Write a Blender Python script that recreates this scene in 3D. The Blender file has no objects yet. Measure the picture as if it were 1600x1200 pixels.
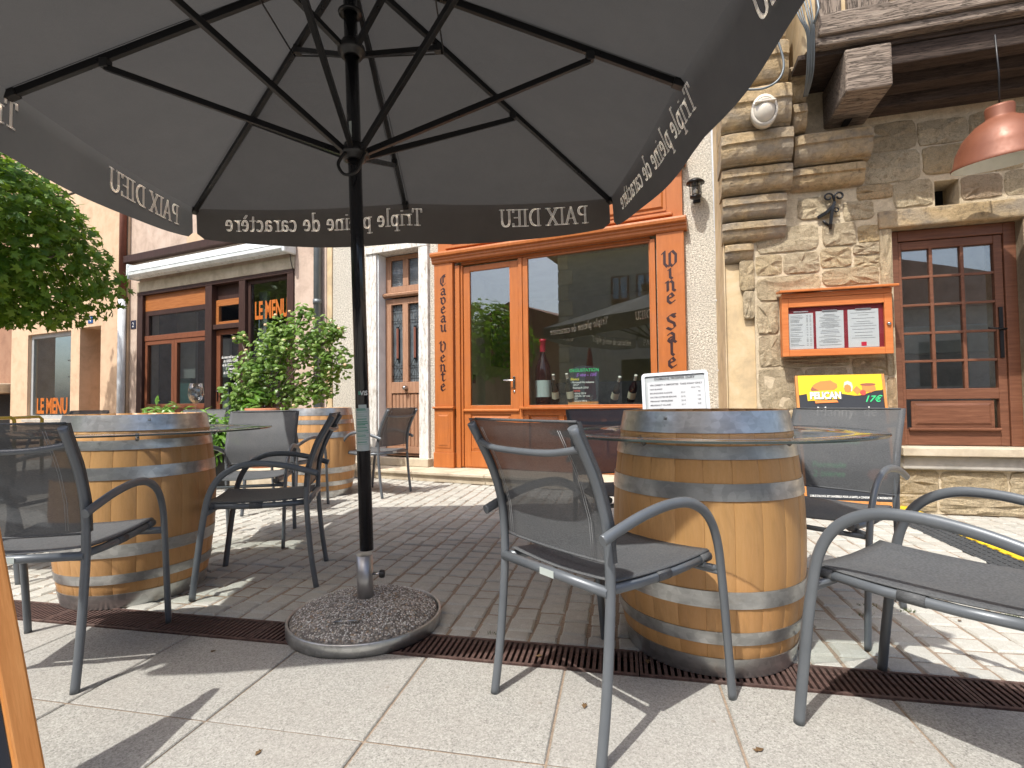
import bpy, bmesh, math, random
import numpy as np
from mathutils import Matrix, Vector, Euler
random.seed(7); RNG = np.random.default_rng(7)
sc = bpy.context.scene
COL = sc.collection
PI = math.pi

# ------------------------------------------------------------------ camera, sky, sun, exposure
PITCH, ROLL, CAMH = 0.0337, -0.0115, 0.92
def camera():
    cd = bpy.data.cameras.new('camera'); co = bpy.data.objects.new('camera', cd); COL.objects.link(co)
    cd.sensor_width = 36; cd.lens = 818.8 / 1600 * 36; cd.clip_start = 0.05; cd.clip_end = 500
    cp, sp, cr, sr = math.cos(PITCH), math.sin(PITCH), math.cos(ROLL), math.sin(ROLL)
    r = Vector((1, 0, 0)); f = Vector((0, cp, sp)); u = Vector((0, -sp, cp))
    r2 = r * cr + u * sr; u2 = -r * sr + u * cr
    M = Matrix((r2, u2, -f)).transposed().to_4x4(); M.translation = (0, 0, CAMH)
    co.matrix_world = M; sc.camera = co
camera()
SUN_TO = Vector((-0.372, -0.496, 1.0)).normalized()
w = bpy.data.worlds.new("World"); sc.world = w; w.use_nodes = True
nt = w.node_tree; bg = nt.nodes['Background']
sky = nt.nodes.new('ShaderNodeTexSky'); sky.sky_type = 'NISHITA'; sky.sun_disc = False
sky.sun_elevation = math.asin(SUN_TO.z); sky.sun_rotation = math.atan2(SUN_TO.x, SUN_TO.y)
sky.air_density = 1.0; sky.dust_density = 4.0; sky.ozone_density = 1.0
nt.links.new(sky.outputs[0], bg.inputs[0]); bg.inputs[1].default_value = 0.15
sd = bpy.data.lights.new('sun', 'SUN'); sd.energy = 3.25; sd.angle = math.radians(0.53); sd.color = (1, 0.965, 0.90)
so = bpy.data.objects.new('sun', sd); COL.objects.link(so); so.location = SUN_TO * 30
so.rotation_euler = (-SUN_TO).to_track_quat('-Z', 'Y').to_euler()
sc.view_settings.view_transform = 'Standard'; sc.view_settings.look = 'None'
sc.view_settings.gamma = 1; sc.view_settings.use_curve_mapping = False
sc.view_settings.exposure = 0.66
try:
    sc.cycles.max_bounces = 10; sc.cycles.transparent_max_bounces = 16; sc.cycles.caustics_reflective = False
    sc.cycles.caustics_refractive = False; sc.cycles.sample_clamp_indirect = 6; sc.cycles.use_denoising = True
except Exception: pass

# ------------------------------------------------------------------ materials
MAT = {}
class NT:
    def __init__(s, name):
        s.m = bpy.data.materials.new(name); s.m.use_nodes = True; s.t = s.m.node_tree
        s.b = s.t.nodes['Principled BSDF']; s.out = s.t.nodes['Material Output']
    def n(s, typ, **kw):
        x = s.t.nodes.new(typ)
        for k, v in kw.items():
            if hasattr(x, k) and k not in ('Scale',): setattr(x, k, v)
        return x
    def l(s, a, b): s.t.links.new(a, b)
    def coord(s, kind='Object', scale=(1, 1, 1)):
        tc = s.n('ShaderNodeTexCoord'); mp = s.n('ShaderNodeMapping'); mp.inputs['Scale'].default_value = scale
        s.l(tc.outputs[kind], mp.inputs[0]); return mp.outputs[0]
    def noise(s, co, sc_=5, det=4, rough=.55, dist=0):
        x = s.n('ShaderNodeTexNoise'); x.inputs['Scale'].default_value = sc_; x.inputs['Detail'].default_value = det
        x.inputs['Roughness'].default_value = rough; x.inputs['Distortion'].default_value = dist
        if co is not None: s.l(co, x.inputs['Vector'])
        return x.outputs[0]
    def vor(s, co, sc_=5, feat='F1', out='Distance'):
        x = s.n('ShaderNodeTexVoronoi'); x.feature = feat; x.inputs['Scale'].default_value = sc_
        if co is not None: s.l(co, x.inputs['Vector'])
        return x.outputs[out]
    def ramp(s, fac, stops):
        x = s.n('ShaderNodeValToRGB'); e = x.color_ramp.elements
        while len(e) < len(stops): e.new(.5)
        for i, (p, c) in enumerate(stops):
            e[i].position = p; e[i].color = (*c, 1) if not isinstance(c, (int, float)) else (c, c, c, 1)
        s.l(fac, x.inputs[0]); return x.outputs[0]
    def mix(s, fac, a, b, mode='MIX'):
        x = s.n('ShaderNodeMix'); x.data_type = 'RGBA'; x.blend_type = mode
        for sock, v in ((x.inputs[0], fac), (x.inputs[6], a), (x.inputs[7], b)):
            if isinstance(v, (int, float)): sock.default_value = v
            elif isinstance(v, tuple): sock.default_value = (*v, 1)
            else: s.l(v, sock)
        return x.outputs[2]
    def math(s, op, a, b=0.5):
        x = s.n('ShaderNodeMath'); x.operation = op
        for sock, v in ((x.inputs[0], a), (x.inputs[1], b)):
            if isinstance(v, (int, float)): sock.default_value = v
            else: s.l(v, sock)
        return x.outputs[0]
    def rand(s): return s.n('ShaderNodeObjectInfo').outputs['Random']
    def bump(s, h, strength=.3, dist=.01):
        x = s.n('ShaderNodeBump'); x.inputs['Strength'].default_value = strength; x.inputs['Distance'].default_value = dist
        s.l(h, x.inputs['Height']); s.l(x.outputs[0], s.b.inputs['Normal'])
    def set(s, col=None, rough=None, metal=None, spec=None, trans=None):
        b = s.b
        for k, v in (('Base Color', col), ('Roughness', rough), ('Metallic', metal), ('Specular IOR Level', spec)):
            if v is None: continue
            if isinstance(v, tuple): b.inputs[k].default_value = (*v, 1)
            elif isinstance(v, (int, float)): b.inputs[k].default_value = v
            else: s.l(v, b.inputs[k])
        return s

def reg(name, fn): MAT[name] = fn(NT(name))
def simple(name, col, rough=.6, metal=0, spec=.5, var=.12, bump=.0, bscale=60, world=False):
    t = NT(name); co = t.coord('Object')
    nz = t.noise(co, 6, 5, .6)
    c = t.mix(t.ramp(nz, [(.3, 0.0), (.7, 1.0)]), tuple(x * (1 - var) for x in col), tuple(min(1, x * (1 + var)) for x in col))
    t.set(c, rough, metal, spec)
    if rough > .15:
        t.l(t.ramp(t.noise(co, 23, 3), [(.3, max(0, rough - .08)), (.7, min(1, rough + .08))]), t.b.inputs['Roughness'])
    if bump: t.bump(t.noise(co, bscale, 4, .6), bump, .005)
    MAT[name] = t.m; return t

def m_granite(t):            # pale granite terrace slab
    co = t.coord('Object'); r = t.rand()
    sp = t.noise(co, 150, 3, .8); n2 = t.noise(co, 60, 4, .7); big = t.noise(co, 3.2, 4, .6)
    vv = t.n('ShaderNodeSeparateColor'); t.l(t.vor(co, 300, out='Color'), vv.inputs[0]); v2 = t.n('ShaderNodeSeparateColor'); t.l(t.vor(co, 170, out='Color'), v2.inputs[0])
    c = t.ramp(t.mix(.4, vv.outputs[0], v2.outputs[1]), [(.10, (.12, .12, .11)), (.28, (.262, .262, .24)), (.55, (.335, .335, .31)), (.88, (.49, .49, .455))])
    c = t.mix(.25, c, t.ramp(n2, [(.35, (.22, .212, .197)), (.65, (.44, .42, .385))]))
    c = t.mix(t.ramp(big, [(.35, .30), (.7, 0.0)]), c, (.33, .30, .27))
    c = t.mix(t.ramp(r, [(0, .0), (1, .18)]), c, (.36, .345, .32))
    spot = t.ramp(t.vor(co, 4.3), [(.028, 1.0), (.04, 0.0)])
    st_ = t.noise(co, 1.4, 6, .7, .8); c = t.mix(t.ramp(st_, [(.52, 0.0), (.7, .32)]), c, (.25, .235, .20))
    c = t.mix(t.math('MULTIPLY', spot, .55), c, (.2, .17, .14))
    t.set(c, .8, 0, .3); t.bump(t.noise(co, 300, 2, .7), .35, .003); return t.m
def m_sett(t):
    co = t.coord('Object'); r = t.rand()
    isl = t.n('ShaderNodeNewGeometry').outputs['Random Per Island']
    n1 = t.noise(co, 200, 3, .7); n2 = t.noise(co, 30, 4, .65); big = t.noise(co, .9, 4, .6)
    base = t.ramp(isl, [(0, (.41, .41, .37)), (.3, (.52, .52, .475)), (.6, (.58, .585, .545)), (.85, (.46, .455, .415)), (1, (.50, .47, .41))])
    c = t.mix(t.ramp(n1, [(.35, .5), (.62, 0.0)]), base, (.31, .30, .265))
    c = t.mix(t.ramp(n1, [(.58, 0.0), (.75, .5)]), c, (.74, .72, .68))
    c = t.mix(t.ramp(n2, [(.4, .35), (.7, 0.0)]), c, (.37, .35, .30))
    c = t.mix(t.ramp(big, [(.4, .35), (.65, 0.0)]), c, (.33, .315, .28))
    t.set(c, .82, 0, .3); t.bump(t.mix(.5, n1, n2), .6, .006); return t.m
def m_sand(t):
    co = t.coord('Object'); n1 = t.noise(co, 120, 4, .7); n2 = t.noise(co, 3, 4, .6)
    c = t.ramp(n1, [(.3, (.20, .155, .12)), (.6, (.40, .31, .235)), (.8, (.52, .44, .35))])
    c = t.mix(t.ramp(n2, [(.4, .5), (.65, 0.0)]), c, (.24, .20, .16))
    t.set(c, .95, 0, .1); t.bump(n1, .6, .006); return t.m
def m_rust(t):
    co = t.coord('Object'); n1 = t.noise(co, 40, 5, .7); n2 = t.noise(co, 6, 4)
    c = t.ramp(n1, [(.3, (.05, .032, .029)), (.55, (.125, .075, .064)), (.75, (.22, .145, .12))])
    c = t.mix(t.ramp(n2, [(.45, 0.0), (.7, .5)]), c, (.17, .13, .11))
    t.set(c, .7, .25, .4); t.bump(n1, .5, .004); return t.m
def m_gravel(t):            # exposed aggregate of the parasol base
    co = t.coord('Object')
    v = t.n('ShaderNodeTexVoronoi'); v.inputs['Scale'].default_value = 95; t.l(co, v.inputs['Vector'])
    sep = t.n('ShaderNodeSeparateColor'); t.l(v.outputs['Color'], sep.inputs[0])
    c = t.ramp(sep.outputs[0], [(0, (.20, .19, .18)), (.3, (.34, .31, .28)), (.55, (.46, .42, .37)), (.8, (.62, .58, .52)), (1, (.46, .32, .20))])
    c = t.mix(t.ramp(v.outputs['Distance'], [(.3, 0.0), (.75, .85)]), c, (.12, .105, .09))
    t.set(c, .75, 0, .35)
    t.bump(t.ramp(v.outputs['Distance'], [(0, 1.0), (.7, 0.0)]), 1.0, .008); return t.m
def m_stone(t):             # sandstone rubble, each stone with its own tone
    co = t.coord('Object'); r = t.rand()
    n1 = t.noise(co, 28, 6, .7, .4); n2 = t.noise(co, 7, 5, .6, .8); n3 = t.noise(co, 120, 3, .7)
    base = t.ramp(r, [(0, (.76, .60, .36)), (.25, (.68, .545, .34)), (.5, (.80, .67, .45)), (.72, (.63, .52, .35)), (.86, (.76, .565, .30)), (.94, (.62, .41, .26)), (1, (.58, .48, .35))])
    c = t.mix(t.ramp(n2, [(.38, .55), (.62, 0.0)]), base, (.46, .37, .25))
    c = t.mix(t.ramp(n1, [(.34, .65), (.48, 0.0)]), c, (.33, .24, .14))
    c = t.mix(t.ramp(n1, [(.58, 0.0), (.72, .5)]), c, (.80, .71, .54))
    c = t.mix(t.ramp(n3, [(.38, .4), (.55, 0.0)]), c, (.28, .23, .17))
    t.set(c, .92, 0, .15)
    t.bump(t.mix(.35, t.noise(co, 55, 7, .8, .9), n2), 1.0, .05); return t.m
def m_corbel(t):
    co = t.coord('Object'); n1 = t.noise(co, 17, 7, .75, .4); n2 = t.noise(t.coord('Object', (1, 1, 2)), 3, 5)
    c = t.ramp(n1, [(.3, (.22, .17, .11)), (.46, (.54, .40, .23)), (.62, (.68, .52, .31)), (.78, (.76, .66, .48))])
    c = t.mix(t.ramp(n2, [(.42, 0.0), (.6, .6)]), c, (.33, .31, .28))
    t.set(c, .92, 0, .15); t.bump(t.mix(.4, t.noise(t.coord('Object'), 60, 7, .8, .5), n1), 1.0, .035); return t.m
def m_mortar(t):
    co = t.coord('Object'); n1 = t.noise(co, 18, 6, .7, .5); n3 = t.noise(co, 110, 4, .7)
    c = t.ramp(n1, [(.3, (.50, .41, .28)), (.5, (.67, .56, .39)), (.7, (.78, .67, .49))])
    c = t.mix(t.ramp(n3, [(.35, .35), (.6, 0.0)]), c, (.40, .34, .26))
    t.set(c, .95, 0, .1); t.bump(t.mix(.4, n1, n3), 1.0, .02); return t.m
def m_roughcast(t):
    co = t.coord('Object')
    v = t.vor(co, 85); n1 = t.noise(co, 58, 5, .85); n2 = t.noise(co, 2.2, 5, .65)
    c = t.ramp(n1, [(.40, (.26, .24, .20)), (.5, (.60, .56, .48)), (.60, (.80, .76, .67))])
    c = t.mix(t.ramp(n2, [(.42, .4), (.62, 0.0)]), c, (.50, .47, .41))
    t.set(c, .95, 0, .1); t.bump(t.mix(.6, v, n1), 1.0, .012); return t.m
def render_mat(name, base, dark, light, stain=.35, bump=.35):
    t = NT(name); co = t.coord('Object')
    n1 = t.noise(co, 4, 6, .65, .4); n2 = t.noise(t.coord('Object', (3, 3, .6)), 3, 5, .6); n3 = t.noise(co, 90, 4, .7)
    c = t.ramp(n1, [(.3, dark), (.5, base), (.75, light)])
    c = t.mix(t.ramp(n2, [(.5, 0.0), (.75, stain)]), c, dark)
    t.set(c, .92, 0, .15); t.bump(t.mix(.5, n1, n3), bump, .008); MAT[name] = t.m
def m_oak(t):               # barrel staves, vertical grain
    co = t.coord('Object', (14, 14, 1.1)); r = t.rand()
    off = t.n('ShaderNodeVectorMath'); off.operation = 'ADD'; t.l(co, off.inputs[0])
    cx = t.n('ShaderNodeCombineXYZ'); t.l(t.math('MULTIPLY', r, 37.0), cx.inputs[2]); t.l(cx.outputs[0], off.inputs[1])
    n1 = t.noise(off.outputs[0], 6, 6, .65, .3); n2 = t.noise(t.coord('Object', (90, 90, 4)), 8, 3, .6); n3 = t.noise(t.coord('Object'), 2.6, 3)
    base = t.ramp(r, [(0, (.52, .275, .108)), (.3, (.56, .31, .128)), (.6, (.53, .28, .112)), (.85, (.60, .34, .145)), (1, (.49, .25, .095))])
    c = t.mix(t.ramp(n1, [(.35, .45), (.6, 0.0)]), base, (.46, .235, .07))
    c = t.mix(t.ramp(n2, [(.3, .35), (.5, 0.0)]), c, (.42, .21, .065))
    c = t.mix(t.ramp(n3, [(.5, 0.0), (.75, .25)]), c, (.65, .42, .2))
    st_ = t.noise(t.coord('Object', (5, 5, 1.2)), 2.2, 6, .7, .8); c = t.mix(t.ramp(st_, [(.53, 0.0), (.72, .4)]), c, (.27, .15, .065))
    kn = t.ramp(t.vor(t.coord('Object', (1, 1, .45)), 5.5), [(.02, .85), (.06, 0.0)]); c = t.mix(kn, c, (.20, .09, .03))
    t.set(c, .5, 0, .45); t.bump(t.mix(.5, n1, n2), .2, .004)
    t.b.inputs['Coat Weight'].default_value = .15; t.b.inputs['Coat Roughness'].default_value = .3; return t.m
def m_galv(t):
    co = t.coord('Object', (1, 1, 3)); n1 = t.noise(co, 9, 4, .55, .3); v = t.vor(t.coord('Object'), 45, out='Color')
    c = t.ramp(n1, [(.3, (.40, .41, .41)), (.5, (.50, .51, .51)), (.75, (.60, .61, .61))])
    sp = t.n('ShaderNodeSeparateColor'); t.l(v, sp.inputs[0]); c = t.mix(.12, c, sp.outputs[0], 'OVERLAY')
    ru = t.noise(t.coord('Object', (1, 1, 2)), 4, 6, .7, .8); c = t.mix(t.ramp(ru, [(.58, 0.0), (.72, .5)]), c, (.34, .29, .23))
    t.set(c, t.ramp(n1, [(.3, .44), (.7, .28)]), .88, .5); t.bump(n1, .12, .003); return t.m
def m_frame(t):             # powder-coated chair tube
    co = t.coord('Object'); n = t.noise(co, 400, 2)
    t.set(t.mix(t.ramp(t.noise(co, 8, 3), [(.3, 0.0), (.7, 1.0)]), (.125, .140, .157), (.155, .172, .19)), .40, .25, .5)
    t.bump(n, .05, .001); return t.m
def m_sling(t, see=.08):    # open mesh fabric
    co = t.coord('Object', (1, 1, 1)); wv = t.noise(t.coord('Object', (160, 160, 900)), 1, 2); n = t.noise(co, 10, 4)
    c = t.mix(t.ramp(wv, [(.35, 0.0), (.65, 1.0)]), (.068, .072, .077), (.115, .121, .128))
    c = t.mix(t.ramp(n, [(.45, 0.0), (.75, .25)]), c, (.16, .16, .155))
    t.set(c, .62, 0, .35); t.bump(wv, .25, .002)
    tr = t.n('ShaderNodeBsdfTransparent'); mx = t.n('ShaderNodeMixShader'); mx.inputs[0].default_value = see
    t.l(t.b.outputs[0], mx.inputs[1]); t.l(tr.outputs[0], mx.inputs[2]); t.l(mx.outputs[0], t.out.inputs[0]); return t.m
def m_canopy(t):
    co = t.coord('Object'); n = t.noise(co, 3, 5, .6); wv = t.noise(t.coord('Object', (500, 500, 500)), 1, 2); big = t.noise(co, 1.1, 3)
    c = t.mix(t.ramp(n, [(.35, 0.0), (.7, 1.0)]), (.045, .0448, .0445), (.062, .0615, .061))
    c = t.mix(t.math('MULTIPLY', t.ramp(wv, [(.35, 0.0), (.65, 1.0)]), .25), c, (.11, .105, .10))
    t.set(c, .85, 0, .2); t.bump(t.mix(.12, t.noise(co, 2.6, 4, .55, .9), wv), .55, .06)
    tl = t.n('ShaderNodeBsdfTranslucent'); tl.inputs[0].default_value = (.026, .0255, .025, 1)
    ad = t.n('ShaderNodeAddShader'); t.l(t.b.outputs[0], ad.inputs[0]); t.l(tl.outputs[0], ad.inputs[1]); t.l(ad.outputs[0], t.out.inputs[0]); return t.m
def m_valance_brightened(t):  # same cloth as the canopy, with extra light put into its colour and translucency
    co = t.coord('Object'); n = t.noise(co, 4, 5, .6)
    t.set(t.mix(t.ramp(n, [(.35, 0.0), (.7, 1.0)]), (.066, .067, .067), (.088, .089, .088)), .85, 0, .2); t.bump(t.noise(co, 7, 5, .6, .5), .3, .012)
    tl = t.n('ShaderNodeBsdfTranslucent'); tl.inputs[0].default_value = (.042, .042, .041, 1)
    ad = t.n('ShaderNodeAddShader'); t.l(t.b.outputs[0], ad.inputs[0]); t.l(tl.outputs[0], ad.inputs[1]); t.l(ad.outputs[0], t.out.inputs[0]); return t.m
def m_print(t):             # white print that shows through the cloth
    t.set((.86, .85, .83), .8, 0, .2)
    tl = t.n('ShaderNodeBsdfTranslucent'); tl.inputs[0].default_value = (.85, .84, .81, 1)
    ad = t.n('ShaderNodeAddShader'); t.l(t.b.outputs[0], ad.inputs[0]); t.l(tl.outputs[0], ad.inputs[1]); t.l(ad.outputs[0], t.out.inputs[0]); return t.m
def glassy(name, tint=(.9, .95, .94), boost=1.5, rough=0.0):
    t = NT(name); t.t.nodes.remove(t.b)
    tr = t.n('ShaderNodeBsdfTransparent'); tr.inputs[0].default_value = (*tint, 1)
    gl = t.n('ShaderNodeBsdfGlossy'); gl.inputs['Roughness'].default_value = rough; gl.inputs[0].default_value = (.95, .97, 1, 1)
    lw = t.n('ShaderNodeLayerWeight'); lw.inputs[0].default_value = .5
    fr = t.math('ADD', t.math('MULTIPLY', t.math('POWER', lw.outputs['Facing'], 5.0), 1 - boost), boost)
    mx = t.n('ShaderNodeMixShader'); t.l(fr, mx.inputs[0]); t.l(tr.outputs[0], mx.inputs[1]); t.l(gl.outputs[0], mx.inputs[2])
    t.l(mx.outputs[0], t.out.inputs[0]); MAT[name] = t.m
def wood(name, dark, base, light, rough=.55, scale=(2, 2, 30), vertical=False, bump=.2, crack=0):
    t = NT(name); s = (24, 24, 1.6) if vertical else (1.6, 24, 24)
    co = t.coord('Object', s); r = t.rand()
    n1 = t.noise(co, 2.5, 6, .65, .6); n2 = t.noise(t.coord('Object', tuple(x * 4 for x in s)), 3, 3, .6)
    c = t.ramp(n1, [(.3, dark), (.52, base), (.75, light)])
    c = t.mix(t.ramp(n2, [(.35, .35), (.55, 0.0)]), c, dark)
    c = t.mix(t.ramp(r, [(0, 0.0), (1, .2)]), c, dark)
    h = t.mix(.4, n1, n2)
    if crack:
        ck = t.ramp(t.noise(t.coord('Object', (x * .6 for x in s) if 0 else tuple(x * .6 for x in s)), 3.3, 4, .6, 1.2), [(.47, 0.0), (.5, 1.0), (.53, 0.0)])
        c = t.mix(t.math('MULTIPLY', ck, .8), c, tuple(x * .25 for x in dark)); h = t.mix(.5, h, t.ramp(ck, [(0, 1.0), (1, 0.0)]))
    t.set(c, rough, 0, .35); t.bump(h, bump, .012 if crack else .003); MAT[name] = t.m
def m_orange(t):            # sun-faded orange joinery paint
    co = t.coord('Object', (8, 8, 1)); n = t.noise(co, 3, 5, .6, .2); n2 = t.noise(t.coord('Object', (60, 60, 3)), 4, 3)
    c = t.ramp(n, [(.3, (.39, .122, .030)), (.6, (.455, .145, .036)), (.8, (.51, .18, .052))])
    wr = t.noise(t.coord('Object', (1.2, 1.2, 2.2)), 2.2, 7, .7, .6); c = t.mix(t.ramp(wr, [(.52, 0.0), (.72, .35)]), c, (.30, .10, .035))
    c = t.mix(t.ramp(n2, [(.66, 0.0), (.74, .3)]), c, (.66, .33, .15))
    t.set(c, t.ramp(wr, [(.4, .38), (.7, .6)]), 0, .45); t.bump(t.mix(.4, n2, wr), .2, .005); return t.m
def leafmat(name, a, b, c3, rough=.45, trans=.35):
    t = NT(name); isl = t.n('ShaderNodeNewGeometry').outputs['Random Per Island']; r = t.rand()
    f = t.math('FRACT', t.math('ADD', isl, t.math('MULTIPLY', r, 3.7)), 0)
    c = t.ramp(f, [(0, a), (.5, b), (.93, c3), (1, c3)])
    t.set(c, rough, 0, .4)
    tl = t.n('ShaderNodeBsdfTranslucent'); t.l(t.mix(.5, c, (.35, .55, .05)), tl.inputs[0])
    mx = t.n('ShaderNodeMixShader'); mx.inputs[0].default_value = trans
    t.l(t.b.outputs[0], mx.inputs[1]); t.l(tl.outputs[0], mx.inputs[2]); t.l(mx.outputs[0], t.out.inputs[0]); MAT[name] = t.m
def m_peel(t):              # flaking white paint over wood / stone
    co = t.coord('Object', (6, 6, 1.5)); n = t.noise(co, 6, 6, .75, .4)
    c = t.ramp(n, [(.36, (.40, .36, .30)), (.46, (.62, .60, .56)), (.6, (.78, .77, .74))])
    t.set(c, .75, 0, .3); t.bump(n, .5, .006); return t.m
for nm, fn in dict(granite=m_granite, sett=m_sett, sand=m_sand, rust=m_rust, gravel=m_gravel, stone=m_stone, corbel=m_corbel, mortar=m_mortar,
                   roughcast=m_roughcast, oak=m_oak, galvanised=m_galv, chair_frame=m_frame, sling=m_sling, canopy=m_canopy, valance_cloth_brightened=m_valance_brightened, print_white=m_print,
                   orange_paint=m_orange, peeling=m_peel).items(): reg(nm, fn)
MAT['sling_seat'] = m_sling(NT('sling_seat'), .03)
glassy('window_glass', (.93, .965, .95), .155); glassy('clear_glass', (.97, .98, .975), .02)
glassy('table_glass', (.92, .95, .94), .075); glassy('stem_glass', (.95, .96, .96), .11)
render_mat('peach_render', (.64, .465, .32), (.52, .37, .25), (.70, .52, .37), .35)
render_mat('pink_render', (.56, .44, .36), (.42, .32, .26), (.64, .53, .45), .45)
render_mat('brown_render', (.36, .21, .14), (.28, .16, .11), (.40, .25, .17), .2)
render_mat('yellow_plaster', (.62, .48, .29), (.45, .35, .23), (.72, .60, .42), .4)
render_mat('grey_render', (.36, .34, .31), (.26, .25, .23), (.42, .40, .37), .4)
render_mat('limestone', (.52, .45, .34), (.38, .32, .24), (.64, .58, .47), .4, .5)
render_mat('sill_stone', (.42, .40, .36), (.30, .29, .26), (.52, .50, .45), .3, .5)
render_mat('interior_cream', (.66, .62, .44), (.58, .54, .38), (.72, .68, .50), .1, .1)
wood('brown_door', (.12, .050, .028), (.19, .080, .045), (.26, .12, .068), .45)
wood('maroon_wood', (.035, .018, .015), (.06, .031, .025), (.09, .048, .038), .5, vertical=True)
wood('varnished_wood', (.30, .10, .03), (.42, .16, .05), (.52, .22, .08), .4)
wood('red_wood', (.16, .058, .03), (.23, .085, .044), (.29, .115, .06), .45, vertical=True)
wood('faded_door', (.30, .155, .09), (.40, .225, .14), (.50, .31, .21), .65, vertical=True, bump=.3)
wood('old_beam', (.16, .125, .10), (.30, .24, .19), (.44, .37, .30), .9, bump=1.0, crack=1)
wood('old_post', (.16, .125, .10), (.30, .24, .19), (.44, .37, .30), .9, vertical=True, bump=1.0, crack=1)
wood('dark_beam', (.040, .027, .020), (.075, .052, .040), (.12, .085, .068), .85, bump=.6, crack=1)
wood('box_wood', (.52, .15, .04), (.60, .20, .06), (.66, .26, .09), .45)
wood('board_wood', (.48, .19, .05), (.62, .27, .085), (.70, .34, .12), .4, vertical=True)
wood('bark', (.10, .08, .06), (.18, .15, .12), (.26, .22, .18), .9, vertical=True, bump=1.0)
wood('head_wood', (.42, .25, .11), (.55, .34, .16), (.62, .42, .22), .5)
leafmat('maple_leaf', (.035, .10, .008), (.075, .175, .014), (.17, .28, .03), .5, .36)
leafmat('rose_leaf', (.07, .15, .02), (.13, .24, .04), (.25, .36, .10), .35, .3)
leafmat('laurel_leaf', (.07, .17, .02), (.12, .26, .03), (.18, .33, .06), .3, .3)
simple('black_metal', (.012, .012, .013), .35, .3); simple('black_paint', (.012, .012, .014), .16, .0, .6, bump=.02)
simple('black_plastic', (.015, .015, .016), .4); simple('aluminium', (.42, .42, .43), .38, .9)
simple('zinc_pipe', (.16, .18, .19), .5, .5); simple('white_pvc', (.66, .70, .74), .35); simple('white_paint', (.72, .76, .78), .4)
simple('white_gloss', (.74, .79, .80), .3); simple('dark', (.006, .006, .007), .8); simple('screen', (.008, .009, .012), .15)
simple('slate_board', (.022, .026, .034), .55); simple('dark_letter', (.035, .012, .012), .5, var=0)
simple('paper', (.52, .54, .56), .7, var=.03); simple('ink', (.08, .08, .09), .7, var=0); simple('red_backing', (.22, .012, .02), .5)
simple('chalk', (.75, .76, .74), .9, var=0); simple('chalk_green', (.05, .62, .22), .9, var=0); simple('chalk_pink', (.70, .12, .45), .9, var=0)
simple('chalk_yellow', (.75, .65, .08), .9, var=0); simple('chalk_red', (.7, .08, .06), .9, var=0); simple('chalk_purple', (.35, .15, .6), .9, var=0)
simple('yellow_print', (.80, .56, .02), .45, var=.02); simple('orange_print', (.78, .24, .06), .45, var=.02); simple('yellow_rubber', (.75, .50, .02), .6)
simple('brown_print', (.30, .10, .06), .5, var=0); simple('black_rubber', (.05, .055, .06), .7, bump=.3, bscale=160)
simple('menu_orange', (.50, .14, .022), .5, var=0); simple('copper_paint', (.21, .075, .04), .5, .2); simple('lamp_inner', (.62, .66, .62), .35)
simple('terracotta', (.42, .17, .09), .8, bump=.3); simple('wine_glass_dark', (.006, .010, .007), .06, 0, .8, var=0)
simple('wine_red_bottle', (.018, .002, .005), .08, 0, .8, var=0); simple('wax_red', (.50, .02, .05), .4); simple('capsule_white', (.72, .70, .64), .4)
simple('label_cream', (.66, .64, .50), .6, var=.04); simple('label_blue', (.50, .60, .60), .6, var=.04); simple('blue_plate', (.03, .10, .30), .3)
simple('navy_plate', (.015, .02, .05), .3); simple('glass_edge', (.05, .065, .06), .12, 0, .8); simple('dry_leaf', (.13, .075, .03), .8); simple('teal', (.02, .09, .085), .6); simple('curtain', (.20, .22, .22), .8)
simple('parasol_red', (.16, .012, .03), .8); simple('roof_tile', (.22, .10, .06), .85, bump=.5, bscale=30); simple('steel', (.5, .5, .5), .2, 1)
simple('sticker', (.45, .50, .48), .5, var=.03); simple('sticker_green', (.10, .28, .20), .6, var=0); simple('frame_grey', (.40, .43, .44), .35)
simple('lead_glass', (.16, .19, .21), .2, var=.3); simple('rose_flower', (.75, .55, .32), .7); simple('seam', (.30, .31, .32), .7, var=0)
simple('bulkhead', (.62, .57, .48), .35); simple('rusty_panel', (.16, .055, .035), .8); simple('yellow_metal', (.55, .38, .03), .4); simple('moss', (.07, .10, .025), .95)

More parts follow.
